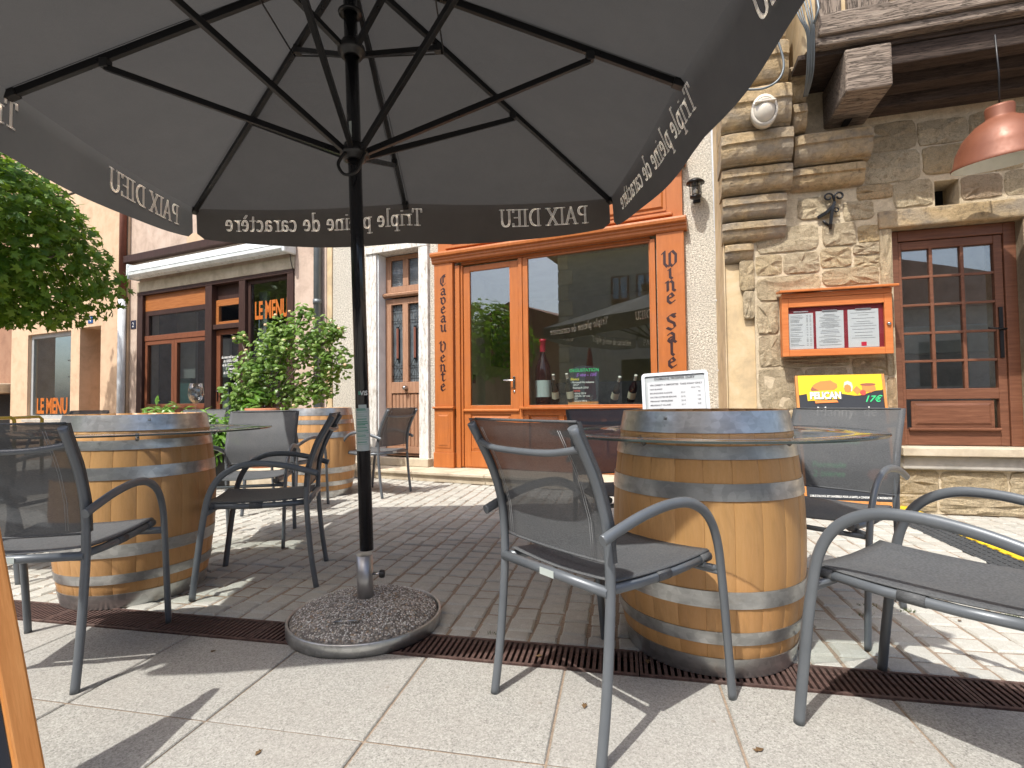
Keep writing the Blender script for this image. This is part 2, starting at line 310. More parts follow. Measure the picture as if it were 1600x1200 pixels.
# ------------------------------------------------------------------ mesh helpers
class MB:
    def __init__(s): s.v = []; s.f = []; s.sm = []
    def add(s, vs, fs, smooth=False):
        o = len(s.v); s.v.extend(tuple(p) for p in vs); s.f.extend(tuple(i + o for i in f) for f in fs); s.sm.extend([smooth] * len(fs)); return s
    def box(s, x0, x1, y0, y1, z0, z1, M=None):
        vs = [(x, y, z) for z in (z0, z1) for y in (y0, y1) for x in (x0, x1)]
        if M is not None: vs = [tuple(M @ Vector(p)) for p in vs]
        return s.add(vs, [(0, 2, 3, 1), (4, 5, 7, 6), (0, 1, 5, 4), (1, 3, 7, 5), (3, 2, 6, 7), (2, 0, 4, 6)])
    def tube(s, path, r, n=10, ry=None, cap=True, up=(0, 0, 1), smooth=True, square=False):
        P = [Vector(p) for p in path]; rs = r if isinstance(r, (list, tuple)) else [r] * len(P)
        rings = []; prev = None
        for i, p in enumerate(P):
            d = (P[min(i + 1, len(P) - 1)] - P[max(i - 1, 0)]).normalized()
            ref = Vector(up) if prev is None else prev
            a = ref - d * ref.dot(d)
            if a.length < 1e-4: a = Vector((1, 0, 0)) - d * d.x
            a.normalize(); prev = a; b = d.cross(a)
            k = (ry / r if ry and not isinstance(r, (list, tuple)) else 1.0)
            if square:
                rings.append([p + a * rs[i] * u * k + b * rs[i] * w_ for u, w_ in ((1, 1), (1, -1), (-1, -1), (-1, 1))])
            else:
                rings.append([p + a * (rs[i] * k * math.cos(2 * PI * j / n)) + b * (rs[i] * math.sin(2 * PI * j / n)) for j in range(n)])
        m = 4 if square else n; o = []
        for rg in rings: o.extend(rg)
        fs = [(i * m + j, i * m + (j + 1) % m, (i + 1) * m + (j + 1) % m, (i + 1) * m + j) for i in range(len(P) - 1) for j in range(m)]
        s.add(o, fs, smooth and not square)
        if cap:
            base = len(s.v) - len(o)
            s.f.append(tuple(base + j for j in range(m))[::-1]); s.f.append(tuple(base + (len(P) - 1) * m + j for j in range(m))); s.sm.extend([False, False])
        return s
    def lathe(s, prof, n=32, c=(0, 0, 0), smooth=True, close=False, sx=1, sy=1):
        vs = []; fs = []
        for r, z in prof:
            for j in range(n): vs.append((c[0] + sx * r * math.cos(2 * PI * j / n), c[1] + sy * r * math.sin(2 * PI * j / n), c[2] + z))
        for i in range(len(prof) - 1 + (1 if close else 0)):
            i2 = (i + 1) % len(prof)
            for j in range(n): fs.append((i * n + j, i * n + (j + 1) % n, i2 * n + (j + 1) % n, i2 * n + j))
        return s.add(vs, fs, smooth)
    def prism(s, poly, y0, y1, M=None):     # polygon in x,z extruded in y
        n = len(poly); vs = [(x, y0, z) for x, z in poly] + [(x, y1, z) for x, z in poly]
        if M is not None: vs = [tuple(M @ Vector(p)) for p in vs]
        return s.add(vs, [tuple(range(n)), tuple(range(2 * n - 1, n - 1, -1))] + [(i, i + n, (i + 1) % n + n, (i + 1) % n) for i in range(n)])
    def mesh(s, name, mat):
        me = bpy.data.meshes.new(name); me.from_pydata(s.v, [], s.f); me.materials.append(MAT[mat] if isinstance(mat, str) else mat)
        me.polygons.foreach_set('use_smooth', s.sm); me.update()
        bm = bmesh.new(); bm.from_mesh(me); bmesh.ops.recalc_face_normals(bm, faces=bm.faces); bm.to_mesh(me); bm.free(); return me
    def build(s, name, mat, parent=None, bevel=0, M=None, seg=2):
        o = bpy.data.objects.new(name, s.mesh(name, mat)); COL.objects.link(o)
        if parent is not None: o.parent = parent
        if M is not None: o.matrix_local = M
        if bevel:
            b = o.modifiers.new('bevel', 'BEVEL'); b.width = bevel; b.segments = seg; b.limit_method = 'ANGLE'; b.angle_limit = math.radians(50)
        return o
def part(name, mesh, parent, M=None, label=None):
    o = bpy.data.objects.new(name, mesh); COL.objects.link(o); o.parent = parent
    if M is not None: o.matrix_local = M
    if label: o['label'] = label
    return o
def box(name, mat, parent, x0, x1, y0, y1, z0, z1, bevel=.004, M=None): return MB().box(x0, x1, y0, y1, z0, z1).build(name, mat, parent, bevel, M)
def tag(o, label=None, cat=None, group=None, kind=None):
    if label: o['label'] = label
    if cat: o['category'] = cat
    if group: o['group'] = group
    if kind: o['kind'] = kind
    return o
def thing(name, label, cat, M=None, group=None):
    o = bpy.data.objects.new(name, None); COL.objects.link(o); o.empty_display_size = .1
    if M is not None: o.matrix_world = M
    return tag(o, label, cat, group)
def kids(o): return [c for c in ALLKIDS.get(o.name, [])]
def copy_tree(root, M, label):
    r = root.copy(); COL.objects.link(r); r.matrix_world = M; r['label'] = label
    for ch in list(root.children):
        c = ch.copy(); COL.objects.link(c); c.parent = r
        for g in list(ch.children):
            d = g.copy(); COL.objects.link(d); d.parent = c
    return r
def T(x, y, z): return Matrix.Translation((x, y, z))
def RZ(a): return Matrix.Rotation(a, 4, 'Z')
def RX(a): return Matrix.Rotation(a, 4, 'X')
def RY(a): return Matrix.Rotation(a, 4, 'Y')
def text_mesh(txt, size, mat, align='LEFT', thick=0.0, xs=1.0, shear=0.0, space=1.0):
    cu = bpy.data.curves.new('t', 'FONT'); cu.body = txt; cu.size = size; cu.align_x = align; cu.offset = thick; cu.shear = shear
    cu.space_character = space; cu.resolution_u = 3
    o = bpy.data.objects.new('t', cu); COL.objects.link(o); bpy.context.view_layer.update()
    me = bpy.data.meshes.new_from_object(o.evaluated_get(bpy.context.evaluated_depsgraph_get()))
    bpy.data.objects.remove(o); bpy.data.curves.remove(cu)
    for v in me.vertices: v.co = (v.co.x * xs, 0, v.co.y)      # upright in x,z
    me.materials.clear(); me.materials.append(MAT[mat]); return me
def put_text(name, txt, size, mat, parent, x, y, z, **k):
    return part(name, text_mesh(txt, size, mat, **k), parent, T(x, y, z))
def smooth(pts, n=6):
    P = [Vector(p) for p in pts]; out = []
    for i in range(len(P) - 1):
        p0, p1, p2, p3 = P[max(i - 1, 0)], P[i], P[i + 1], P[min(i + 2, len(P) - 1)]
        for k in range(n):
            t_ = k / n; out.append(.5 * ((2 * p1) + (-p0 + p2) * t_ + (2 * p0 - 5 * p1 + 4 * p2 - p3) * t_ ** 2 + (-p0 + 3 * p1 - 3 * p2 + p3) * t_ ** 3))
    out.append(P[-1]); return out
# --- broad-nib lettering -------------------------------------------------
def arc(cx, cy, rx, ry, a0, a1, n=10): return [(cx + rx * math.cos(math.radians(a0 + (a1 - a0) * i / n)), cy + ry * math.sin(math.radians(a0 + (a1 - a0) * i / n))) for i in range(n + 1)]
def sf(x, y, w=.17): return [(x - w, y), (x + w, y)]
SERIF = {
 'P': (.66, [[(.12, .02), (.12, .98)], sf(.12, .02), [(0, .98), (.35, .98)] + arc(.35, .74, .24, .24, 90, -90) + [(.12, .5)]]),
 'A': (.84, [[(.1, .02), (.42, .98)], [(.42, .98), (.76, .02)], [(.2, .34), (.64, .34)], sf(.1, .02, .12), sf(.76, .02, .14)]),
 'I': (.38, [[(.16, .02), (.16, .98)], sf(.16, .02), sf(.16, .98)]),
 'X': (.84, [[(.1, .02), (.72, .98)], [(.1, .98), (.72, .02)], sf(.1, .02, .12), sf(.72, .02, .13), sf(.1, .98, .13), sf(.72, .98, .12)]),
 'D': (.84, [[(.12, .02), (.12, .98)], [(0, .98), (.3, .98)] + arc(.3, .5, .4, .48, 90, -90, 14) + [(0, .02)]]),
 'E': (.66, [[(.12, .02), (.12, .98)], [(0, .98), (.55, .98), (.55, .84)], [(.12, .52), (.45, .52)], [(0, .02), (.57, .02), (.58, .18)]]),
 'U': (.84, [[(.12, .98), (.12, .35)] + arc(.38, .32, .26, .3, 180, 360, 12) + [(.64, .98)], sf(.12, .98, .13), sf(.64, .98, .12)]),
 'T': (.74, [[(.34, .02), (.34, .98)], [(.02, .8), (.04, .98), (.64, .98), (.66, .8)], sf(.34, .02)]),
 'r': (.50, [[(.12, .02), (.12, .62)], sf(.12, .02, .13), [(0, .64), (.12, .64)], [(.12, .45)] + arc(.34, .45, .2, .18, 150, 70, 5)]),
 'i': (.32, [[(.13, .02), (.13, .62)], sf(.13, .02, .13), [(0, .64), (.13, .64)], [(.09, .86), (.15, .86)]]),
 'p': (.62, [[(.12, -.28), (.12, .62)], sf(.12, -.28, .13), arc(.3, .32, .22, .31, 150, -150, 14), [(0, .64), (.12, .64)]]),
 'l': (.32, [[(.13, .02), (.13, 1.02)], sf(.13, .02, .13), [(0, 1.04), (.13, 1.04)]]),
 'e': (.56, [[(.1, .34), (.47, .36)] + arc(.28, .34, .2, .3, 8, 310, 16)]),
 'n': (.66, [[(.12, .02), (.12, .62)], sf(.12, .02, .12), [(0, .64), (.12, .64)], [(.12, .42)] + arc(.32, .42, .2, .2, 160, 0, 8) + [(.52, .02)], sf(.52, .02, .11)]),
 'd': (.66, [[(.5, .02), (.5, 1.02)], arc(.3, .32, .21, .31, 30, 330, 14), [(.38, 1.04), (.5, 1.04)], [(.5, .02), (.6, .02)]]),
 'c': (.54, [arc(.3, .32, .22, .31, 50, 320, 14)]),
 'a': (.58, [[(.07, .52)] + arc(.25, .46, .17, .17, 140, 0, 7) + [(.42, .1), (.52, .03)], [(.42, .38)] + arc(.22, .19, .15, .16, 100, 300, 8) + [(.42, .15)]]),
 't': (.42, [[(.15, .86), (.15, .14)] + arc(.25, .14, .1, .12, 180, 320, 5), [(.02, .62), (.34, .62)]]),
}
SERIF['\u00e8'] = (SERIF['e'][0], SERIF['e'][1] + [[(.14, .94), (.3, .76)]])
BLACK = {
 'C': (.6, [[(.5, .82), (.28, .96), (.06, .72), (.06, .28), (.28, .02), (.52, .2)], [(.3, .9), (.3, .3)], [(.28, .96), (.5, 1.0)]]),
 'a': (.55, [[(.06, .5), (.24, .62), (.4, .5), (.4, .1), (.52, .02)], [(.4, .38), (.14, .3), (.06, .14), (.2, .02), (.4, .12)]]),
 'v': (.55, [[(0, .58), (.1, .5), (.1, .15), (.28, .0), (.46, .16), (.46, .46), (.3, .62), (.14, .56)]]),
 'e': (.52, [[(.1, .3), (.42, .44), (.28, .63), (.08, .46), (.08, .15), (.25, 0), (.46, .14)]]),
 'u': (.56, [[(.0, .58), (.1, .52), (.1, .1), (.22, 0), (.42, .14)], [(.42, .62), (.42, .1), (.54, 0)]]),
 'V': (.68, [[(0, .84), (.14, 1), (.14, .2), (.34, 0), (.56, .25), (.6, .72), (.4, .96)], [(.14, .55), (.3, .7)]]),
 'n': (.56, [[(0, .56), (.1, .62), (.1, .02)], [(.1, .48), (.3, .63), (.42, .5), (.42, .08), (.54, 0)]]),
 't': (.46, [[(.2, .86), (.2, .12), (.32, 0), (.44, .1)], [(.04, .62), (.42, .62)]]),
 'W': (.95, [[(0, .84), (.13, .98), (.13, .2), (.28, 0), (.45, .16), (.45, .86)], [(.45, .16), (.6, 0), (.8, .2), (.82, .72), (.62, .96)], [(.62, .96), (.45, .86)]]),
 'i': (.3, [[(.04, .56), (.13, .63), (.13, .1), (.25, 0)], [(.1, .8), (.17, .87)]]),
 'S': (.62, [[(.52, .8), (.3, .96), (.08, .8), (.14, .6), (.46, .42), (.52, .2), (.3, .02), (.04, .14)], [(.3, .96), (.54, .98)]]),
 'l': (.3, [[(.13, 1.0), (.13, .1), (.25, 0)], [(.04, .94), (.13, 1.0)]]),
}
def hull(pts):
    pts = sorted(set((round(x, 6), round(y, 6)) for x, y in pts))
    def half(ps):
        h = []
        for p in ps:
            while len(h) >= 2 and (h[-1][0] - h[-2][0]) * (p[1] - h[-2][1]) - (h[-1][1] - h[-2][1]) * (p[0] - h[-2][0]) <= 0: h.pop()
            h.append(p)
        return h
    a = half(pts); b = half(pts[::-1]); return a[:-1] + b[:-1]
def glyph_polys(font, ch, x0, y0, s, nib, ang, xs=1.0):
    wd, strokes = font.get(ch, (.34, [])); a = math.radians(ang); out = []
    nx = [(u * nib[0] / 2 * math.cos(a) - v_ * nib[1] / 2 * math.sin(a), u * nib[0] / 2 * math.sin(a) + v_ * nib[1] / 2 * math.cos(a)) for u, v_ in ((1, 1), (1, -1), (-1, -1), (-1, 1))]
    for st in strokes:
        for p, q in zip(st[:-1], st[1:]):
            h = hull([(p[0] + n[0], p[1] + n[1]) for n in nx] + [(q[0] + n[0], q[1] + n[1]) for n in nx])
            out.append([(x0 + x * s * xs, y0 + y * s) for x, y in h])
    return out, wd * s * xs
def lettering(font, txt, s, nib=(.15, .05), ang=0, xs=1.0, gap=.06, width=None):
    if width:
        tot = sum(font.get(c, (.34, 0))[0] for c in txt) * s + gap * s * (len(txt) - 1); xs = width / tot
    x = 0; out = []
    for ch in txt:
        ps, wd = glyph_polys(font, ch, x, 0, s, nib, ang, xs); out += ps; x += wd + gap * s * xs
    return out, x

# ------------------------------------------------------------------ frames of reference
YF, YR, YT = 0.42642, 0.27881, 0.20166
def frame(P, yaw): return T(P[0], P[1], 0) @ RZ(-yaw)
FAC = frame((-0.44306, 6.40036), YF)          # shop fronts: x along the wall, -y towards the street
STN = frame((3.41893, 4.12231), YR)           # stone house
d1 = np.array([math.sin(YT), math.cos(YT)]); d2 = np.array([math.cos(YT), -math.sin(YT)])
PAV = T(0, 0, 0) @ RZ(-YT)                    # paving grid: x = c, y = d

# ------------------------------------------------------------------ ground
g = MB().add([(-60, -60, -.06), (60, -60, -.06), (60, 60, -.06), (-60, 60, -.06)], [(0, 1, 2, 3)]).build('ground', 'sand'); tag(g, kind='structure')
bed = MB().box(-9, 9, -6, 1.829, -.05, -.006).build('mortar_bed', 'sand', None); bed.matrix_world = PAV; tag(bed, kind='structure')
terr = thing('terrace_pavement', None, None, PAV); terr['kind'] = 'structure'
C0 = -1.701
def slab_mesh(w_, d_):
    m = MB(); b = .0035; g_ = .0035
    x0, x1, y0, y1 = g_, w_ - g_, g_, d_ - g_
    m.add([(x0, y0, -.004), (x1, y0, -.004), (x1, y1, -.004), (x0, y1, -.004), (x0 + b, y0 + b, 0), (x1 - b, y0 + b, 0), (x1 - b, y1 - b, 0), (x0 + b, y1 - b, 0)],
          [(4, 5, 6, 7), (0, 1, 5, 4), (1, 2, 6, 5), (2, 3, 7, 6), (3, 0, 4, 7)])
    return m
rows = [(1.35, 1.829), (.85, 1.35), (.35, .85), (-.15, .35)]
sl = {}
rest = MB()
for ri, (a, b) in enumerate(rows):
    for k in range(-8, 9):
        c = C0 + k * .5003
        if -5 <= k <= 8 and ri < 3:
            key = round(b - a, 3)
            if key not in sl: sl[key] = slab_mesh(.5003, b - a).mesh('slab', 'granite')
            part('slab', sl[key], terr, T(c, a, random.uniform(-.0006, .0006)))
        else:
            mm = slab_mesh(.5003, b - a); rest.add([(x + c, y + a, z) for x, y, z in mm.v], mm.f)
for ri in range(9):
    for k in range(-16, 17):
        mm = slab_mesh(.5003, .5); rest.add([(x + C0 + k * .5003, y - .65 - .5 * ri, z) for x, y, z in mm.v], mm.f)
o = rest.build('slab', 'granite', terr); o['kind'] = 'stuff'

# drain with cast-iron grates, in sections of half a metre
tr = MB().box(-9, 9, 1.829, 2.015, -.05, -.045).build('drain_channel', 'dark'); tr.matrix_world = PAV; tag(tr, kind='structure')
fm = MB()
fm.box(.002, .498, 0.004, .016, -.03, .0); fm.box(.002, .498, .166, .178, -.03, .0); fm.box(.002, .012, .016, .166, -.03, -.001); fm.box(.488, .498, .016, .166, -.03, -.001)
fmm = fm.mesh('frame', 'rust'); slm = MB().box(-.0058, .0058, 0, .15, -.026, -.002).mesh('slat', 'rust')
gi = 0
GLAB = ['left edge of the photo behind the wooden board', 'far left beside the easel board', 'under the near rim of the left barrel', 'right of the left barrel', 'just left of the parasol base',
        'half under the parasol base', 'just right of the parasol base', 'left of the middle chair', 'under the middle chair', 'in front of the right barrel', 'right of the right barrel', 'under the right-hand chair', 'at the right edge of the photo', 'off the right edge']
for k in range(13):
    c = -2.95 + k * .5
    gt = thing('drain_grate', 'rusty cast-iron drain grate section ' + GLAB[k], 'drain grate', PAV @ T(c, 1.832, 0), 'drain grates in a row across the paving')
    part('grate_frame', fmm, gt)
    for j in range(22): part('slat', slm, gt, T(.024 + j * .0215, .016, 0))
frest = MB()
for k in list(range(-11, 0)) + list(range(13, 24)):
    c = -2.95 + k * .5
    for j in range(22): frest.box(c + .018 + j * .0215, c + .030 + j * .0215, .016, .166, -.026, -.002)
    frest.box(c, c + .498, 0.004, .016, -.03, 0); frest.box(c, c + .498, .166, .178, -.03, 0)
o = frest.build('drain_grating', 'rust'); o.matrix_world = PAV @ T(0, 1.832, 0); tag(o, 'further run of rusty drain grates beyond both edges of the terrace', 'drain grate', kind='stuff')

# cobbled street: setts in columns running away from the drain
street = thing('cobbled_street', None, None, PAV); street['kind'] = 'structure'
big = MB(); near = []
def fac_y(x, y):   # local facade depth of a world point
    p = FAC.inverted() @ Vector((x, y, 0)); return p
FI = FAC.inverted(); SI = STN.inverted()
cx = -10.0
cols = []
while cx < 6.5:
    w_ = random.uniform(.108, .124); cols.append((cx, w_)); cx += w_
for cx, w_ in cols:
    y = 2.016 + random.uniform(-.02, .0)
    ymax = 12.0
    first = True
    while y < ymax:
        l_ = random.uniform(.100, .128)
        if first: l_ = random.uniform(.06, .13)
        xa, xb, ya, yb = cx + .0055, cx + w_ - .0055, y + (.0 if first else .005), y + l_ - .005
        if first: ya = 2.018
        first = False
        xm, ym = (xa + xb) / 2, (ya + yb) / 2
        wx, wy = xm * d2[0] + ym * d1[0], xm * d2[1] + ym * d1[1]
        y += l_
        pf = FI @ Vector((wx, wy, 0)); ps = SI @ Vector((wx, wy, 0))
        if wy < .2 or abs(wx / wy) > 1.12: continue
        if pf.y > -.42 and pf.x > -2.3: continue
        if pf.y > .0: continue
        if ps.y > -.01 and ps.x > -1.7: continue
        j = lambda s=.004: random.uniform(-s, s)
        z = random.uniform(-.004, .003); b = .008
        q = [(xa + j(), ya + j()), (xb + j(), ya + j()), (xb + j(), yb + j()), (xa + j(), yb + j())]
        qc = (sum(p[0] for p in q) / 4, sum(p[1] for p in q) / 4)
        inn = [(p[0] + (qc[0] - p[0]) * .15, p[1] + (qc[1] - p[1]) * .15) for p in q]
        vs = [(p[0], p[1], -.022) for p in q] + [(p[0], p[1], z - .007 + j(.001)) for p in q] + [(p[0], p[1], z + j(.0015)) for p in inn]
        fs = [(8, 9, 10, 11)] + [(4 + i, 4 + (i + 1) % 4, 8 + (i + 1) % 4, 8 + i) for i in range(4)] + [(i, (i + 1) % 4, 4 + (i + 1) % 4, 4 + i) for i in range(4)]
        dist = math.hypot(wx, wy)
        near.append((dist + (0 if abs(wx / wy) < 1.0 else 100), vs, fs, qc))
near.sort(key=lambda t: t[0])
for i, (dist, vs, fs, qc) in enumerate(near):
    if i < 300:
        m = MB(); m.add([(x - qc[0], y - qc[1], z) for x, y, z in vs], fs, False); m.build('sett', 'sett', street, 0, T(qc[0], qc[1], 0))
    else: big.add(vs, fs)
o = big.build('sett', 'sett', street); o['kind'] = 'stuff'
js = MB().add([(-14, 2.015, -.0075), (9, 2.015, -.0075), (9, 15, -.0075), (-14, 15, -.0075)], [(0, 1, 2, 3)]).build('joint_sand', 'sand', street)
# tufts of grass in the joints
tf = MB()
for (c, d) in ((.38, 2.04), (.36, 2.05), (-1.35, 2.05), (-1.3, 2.06), (1.05, 2.62), (1.2, 2.58), (1.32, 2.75), (1.0, 2.5), (-.5, 2.05), (1.6, 2.6)):
    for _ in range(40):
        x, y = c + random.gauss(0, .022), d + random.gauss(0, .007); h = random.uniform(.004, .014); a = random.uniform(0, 6.28); t_ = .0016
        tf.add([(x - t_ * math.cos(a), y - t_ * math.sin(a), -.004), (x + t_ * math.cos(a), y + t_ * math.sin(a), -.004), (x + random.gauss(0, .006), y + random.gauss(0, .006), h)], [(0, 1, 2)])
o = tf.build('grass_tufts', 'moss'); o.matrix_world = PAV; tag(o, 'tiny tufts of grass growing in the cobble joints', 'grass', kind='stuff')

# ------------------------------------------------------------------ wine shop building
wb = thing('wine_shop_building', 'roughcast house with the orange wooden wine shop front and faded pink house door', 'building', FAC)
YB = .35
for (a, b, z0, z1) in ((-2.27, -1.63, 0, 7.2), (-1.63, -.66, 2.97, 7.2), (-.66, -.26, 0, 7.2), (-.26, 2.18, 2.66, 7.2), (2.18, 2.95, 0, 7.2)):
    box('wall', 'roughcast', wb, a, b, 0, YB, z0, z1, 0)
box('roof', 'roof_tile', wb, -2.3, 3.0, -.4, 5.0, 7.2, 7.35)
box('side_wall', 'roughcast', wb, 2.65, 2.95, .355, 5, 0, 7.2, 0); box('side_wall', 'roughcast', wb, -2.27, -1.9, .355, 5, 0, 7.2, 0); box('back_wall', 'roughcast', wb, -1.9, 2.65, 4.7, 5, 0, 7.2, 0)
# stone step running under shop and door, in blocks
xs = [-2.25, -1.42, -.62, .35, 1.25, 2.1, 2.93]
for a, b in zip(xs[:-1], xs[1:]):
    m = MB(); m.prism([(0, 0), (0, .075), (.03, .08), (.03, .108), (.012, .114), (-.47, .114), (-.47, 0)][::-1], a + .003, b - .003)
    m.v = [(y, -.45 - x, z) for x, y, z in m.v]
    m.build('step_stone', 'limestone', wb, .004)
box('door_step', 'limestone', wb, -1.72, -.62, -.12, -.002, .116, .215, .008)
# orange shop front
op = 'orange_paint'
def panel(parent, x0, x1, z0, z1, y, mat=op, name='raised_panel', w1=.022, proud=.012):
    m = MB(); m.box(x0, x1, y - .004, y + .01, z0, z1); m.build(name, mat, parent, .003)
    m = MB()
    vs = [(x0 + w1, y - .005, z0 + w1), (x1 - w1, y - .005, z0 + w1), (x1 - w1, y - .005, z1 - w1), (x0 + w1, y - .005, z1 - w1)]
    w2 = w1 + .018
    vs += [(x0 + w2, y - proud, z0 + w2), (x1 - w2, y - proud, z0 + w2), (x1 - w2, y - proud, z1 - w2), (x0 + w2, y - proud, z1 - w2)]
    m.add(vs, [(4, 5, 6, 7), (0, 1, 5, 4), (1, 2, 6, 5), (2, 3, 7, 6), (3, 0, 4, 7)]); m.build(name, mat, parent)
def moulding(parent, x0, x1, z0, z1, ybase, prof, name='moulding', mat=op):
    # prof: list of (outwards, height fraction)
    m = MB(); pts = [(ybase, z0)] + [(ybase - a, z0 + (z1 - z0) * h) for a, h in prof] + [(ybase, z1)]
    n = len(pts); vs = [(x0, y, z) for y, z in pts] + [(x1, y, z) for y, z in pts]
    m.add(vs, [tuple(range(n)), tuple(range(2 * n - 1, n - 1, -1))] + [(i, i + n, (i + 1) % n + n, (i + 1) % n) for i in range(n)]); return m.build(name, mat, parent, .002)
def pilaster(x0, x1, base_panel=True):
    p = box('pilaster', op, wb, x0 + .012, x1 - .012, -.065, -.002, .87, 2.66, .004)
    box('pilaster_base', op, wb, x0, x1, -.085, -.002, .117, .30, .004)
    box('pilaster_foot', op, wb, x0 + .01, x1 - .01, -.075, -.002, .30, .84, .003)
    moulding(wb, x0 - .005, x1 + .005, .84, .87, -.002, [(.08, 0), (.10, .3), (.10, .7), (.08, 1)])
    panel(wb, x0 + .05, x1 - .05, .36, .79, -.078)
pilaster(-.56, -.27); pilaster(2.18, 2.48)
box('pilaster_side', op, wb, -.262, -.20, -.035, -.002, .117, 2.62, .003); box('pilaster_side', op, wb, 2.12, 2.172, -.035, -.002, .117, 2.62, .003)
moulding(wb, -.57, 2.50, 2.66, 2.80, -.003, [(.07, 0), (.085, .12), (.085, .3), (.10, .36), (.10, .52), (.13, .6), (.135, .8), (.13, .95), (.09, 1)], 'cornice')
box('fascia', op, wb, -.50, 2.46, -.05, -.003, 2.802, 3.34, .003)
moulding(wb, -.36, 2.36, 2.815, 2.86, -.052, [(.02, 0), (.05, .3), (.05, .8), (.02, 1)])
moulding(wb, -.36, 2.36, 3.26, 3.30, -.052, [(.01, 0), (.04, .3), (.04, .8), (.01, 1)])
for a, b in ((-.30, .62), (.70, 1.48), (1.56, 2.30)): panel(wb, a, b, 2.89, 3.24, -.055, w1=.03, proud=.02)
moulding(wb, -.57, 2.50, 3.34, 3.46, -.003, [(.05, 0), (.09, .3), (.16, .6), (.18, .9), (.17, 1)], 'cornice')
# vertical lettering
def vertical_lettering(txt, xc, ys, s, adv, parent=wb):
    k = 0; m = MB(); z = ys
    for ch in txt:
        if ch == ' ': z -= adv * 1.0; continue
        ps, wd = glyph_polys(BLACK, ch, 0, 0, s, (.17, .05), 38)
        for p in ps: m.add([(xc - wd / 2 + x, -.0665 - k * .00003, z + y) for x, y in p], [tuple(range(len(p)))]); k += 1
        z -= adv
    m.build('lettering', 'dark_letter', parent)
vertical_lettering('Caveau', -.415, 2.375, .138, .114); vertical_lettering('Vente', -.425, 1.545, .138, .12)
vertical_lettering('Wine', 2.33, 2.30, .165, .128); vertical_lettering('Sale', 2.33, 1.64, .165, .130)
# head rail over door and window
box('head_rail', op, wb, -.198, 2.118, .0, .06, 2.625, 2.658, .003)
# glazed door
dr = MB().box(-.198, .585, .01, .05, .118, .13).build('door', op, wb, .002)
for (a, b, z0, z1) in ((-.198, -.17, .13, 2.62), (.585, .632, .117, 2.62)): box('door_jamb', op, wb, a, b, -.01, .05, z0, z1, .003)
for (a, b, z0, z1) in ((-.165, -.075, .13, 2.60), (.465, .58, .13, 2.60), (-.075, .465, 2.535, 2.60), (-.075, .465, .77, .88), (-.075, .465, .13, .32)): box('rail', op, dr, a, b, .005, .045, z0, z1, .004)
moulding(dr, -.165, .58, .80, .835, .004, [(.01, 0), (.025, .3), (.025, .7), (.01, 1)])
panel(dr, -.075, .465, .322, .768, .022)
box('pane', 'window_glass', dr, -.073, .463, .022, .028, .882, 2.533, 0)
hm = MB(); hm.box(.50, .53, -.006, .004, 1.08, 1.22); hm.tube([(.515, -.004, 1.17), (.515, -.05, 1.17), (.40, -.055, 1.172)], .009, 8); hm.build('handle', 'steel', dr, .002)
hm = MB(); hm.lathe([(0.0001, 0), (.014, 0), (.014, .008), (0.0001, .008)], 14); hm.build('lock', 'steel', dr, 0, T(.515, .004, 1.04) @ RX(PI / 2))
# shop window
wn = MB().box(.634, .70, .005, .05, .86, 2.62).build('window', op, wb, .003)
box('rail', op, wn, 2.10, 2.118, .005, .05, .86, 2.62, .003); box('rail', op, wn, .70, 2.10, .005, .05, 2.60, 2.622, .003); box('rail', op, wn, .70, 2.10, .005, .05, .86, .878, .003)
box('pane', 'window_glass', wn, .70, 2.10, .022, .028, .878, 2.60, 0)
moulding(wb, .60, 2.13, .825, .86, .05, [(.06, 0), (.12, .2), (.125, .8), (.10, 1)], 'sill')
for (a, b, z0, z1) in ((.634, 2.118, .117, .30), (.634, 2.118, .76, .824), (.634, .70, .30, .76), (1.07, 1.13, .30, .76), (1.56, 1.62, .30, .76), (2.06, 2.118, .30, .76)): box('apron_rail', op, wb, a, b, -.002 if z0 < .2 else 0, .05, z0 + .001, z1 - .001, .003)
for a, b in ((.70, 1.07), (1.13, 1.56), (1.62, 2.06)): panel(wb, a + .001, b - .001, .302, .758, .03)
# room behind
box('room_floor', 'interior_cream', wb, -.26, 2.18, .36, 3.6, .05, .10, 0); box('room_back_wall', 'interior_cream', wb, -1.3, 2.6, 3.6, 3.65, 0, 2.9, 0)
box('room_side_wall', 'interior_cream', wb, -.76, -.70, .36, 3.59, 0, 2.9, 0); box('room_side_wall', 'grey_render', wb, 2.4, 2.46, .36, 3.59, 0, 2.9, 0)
box('room_ceiling', 'interior_cream', wb, -.7, 2.4, .36, 3.59, 2.82, 2.9, 0)
box('display_shelf', 'maroon_wood', wb, .66, 2.16, .06, .52, .82, .862, .003)
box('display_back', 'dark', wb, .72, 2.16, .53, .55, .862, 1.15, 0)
sc_ = box('television', 'screen', wb, -.47, -.42, 1.35, 2.4, 1.45, 2.3, .01); box('light_switch', 'black_plastic', wb, -.699, -.68, 1.2, 1.26, 1.2, 1.33, .003)
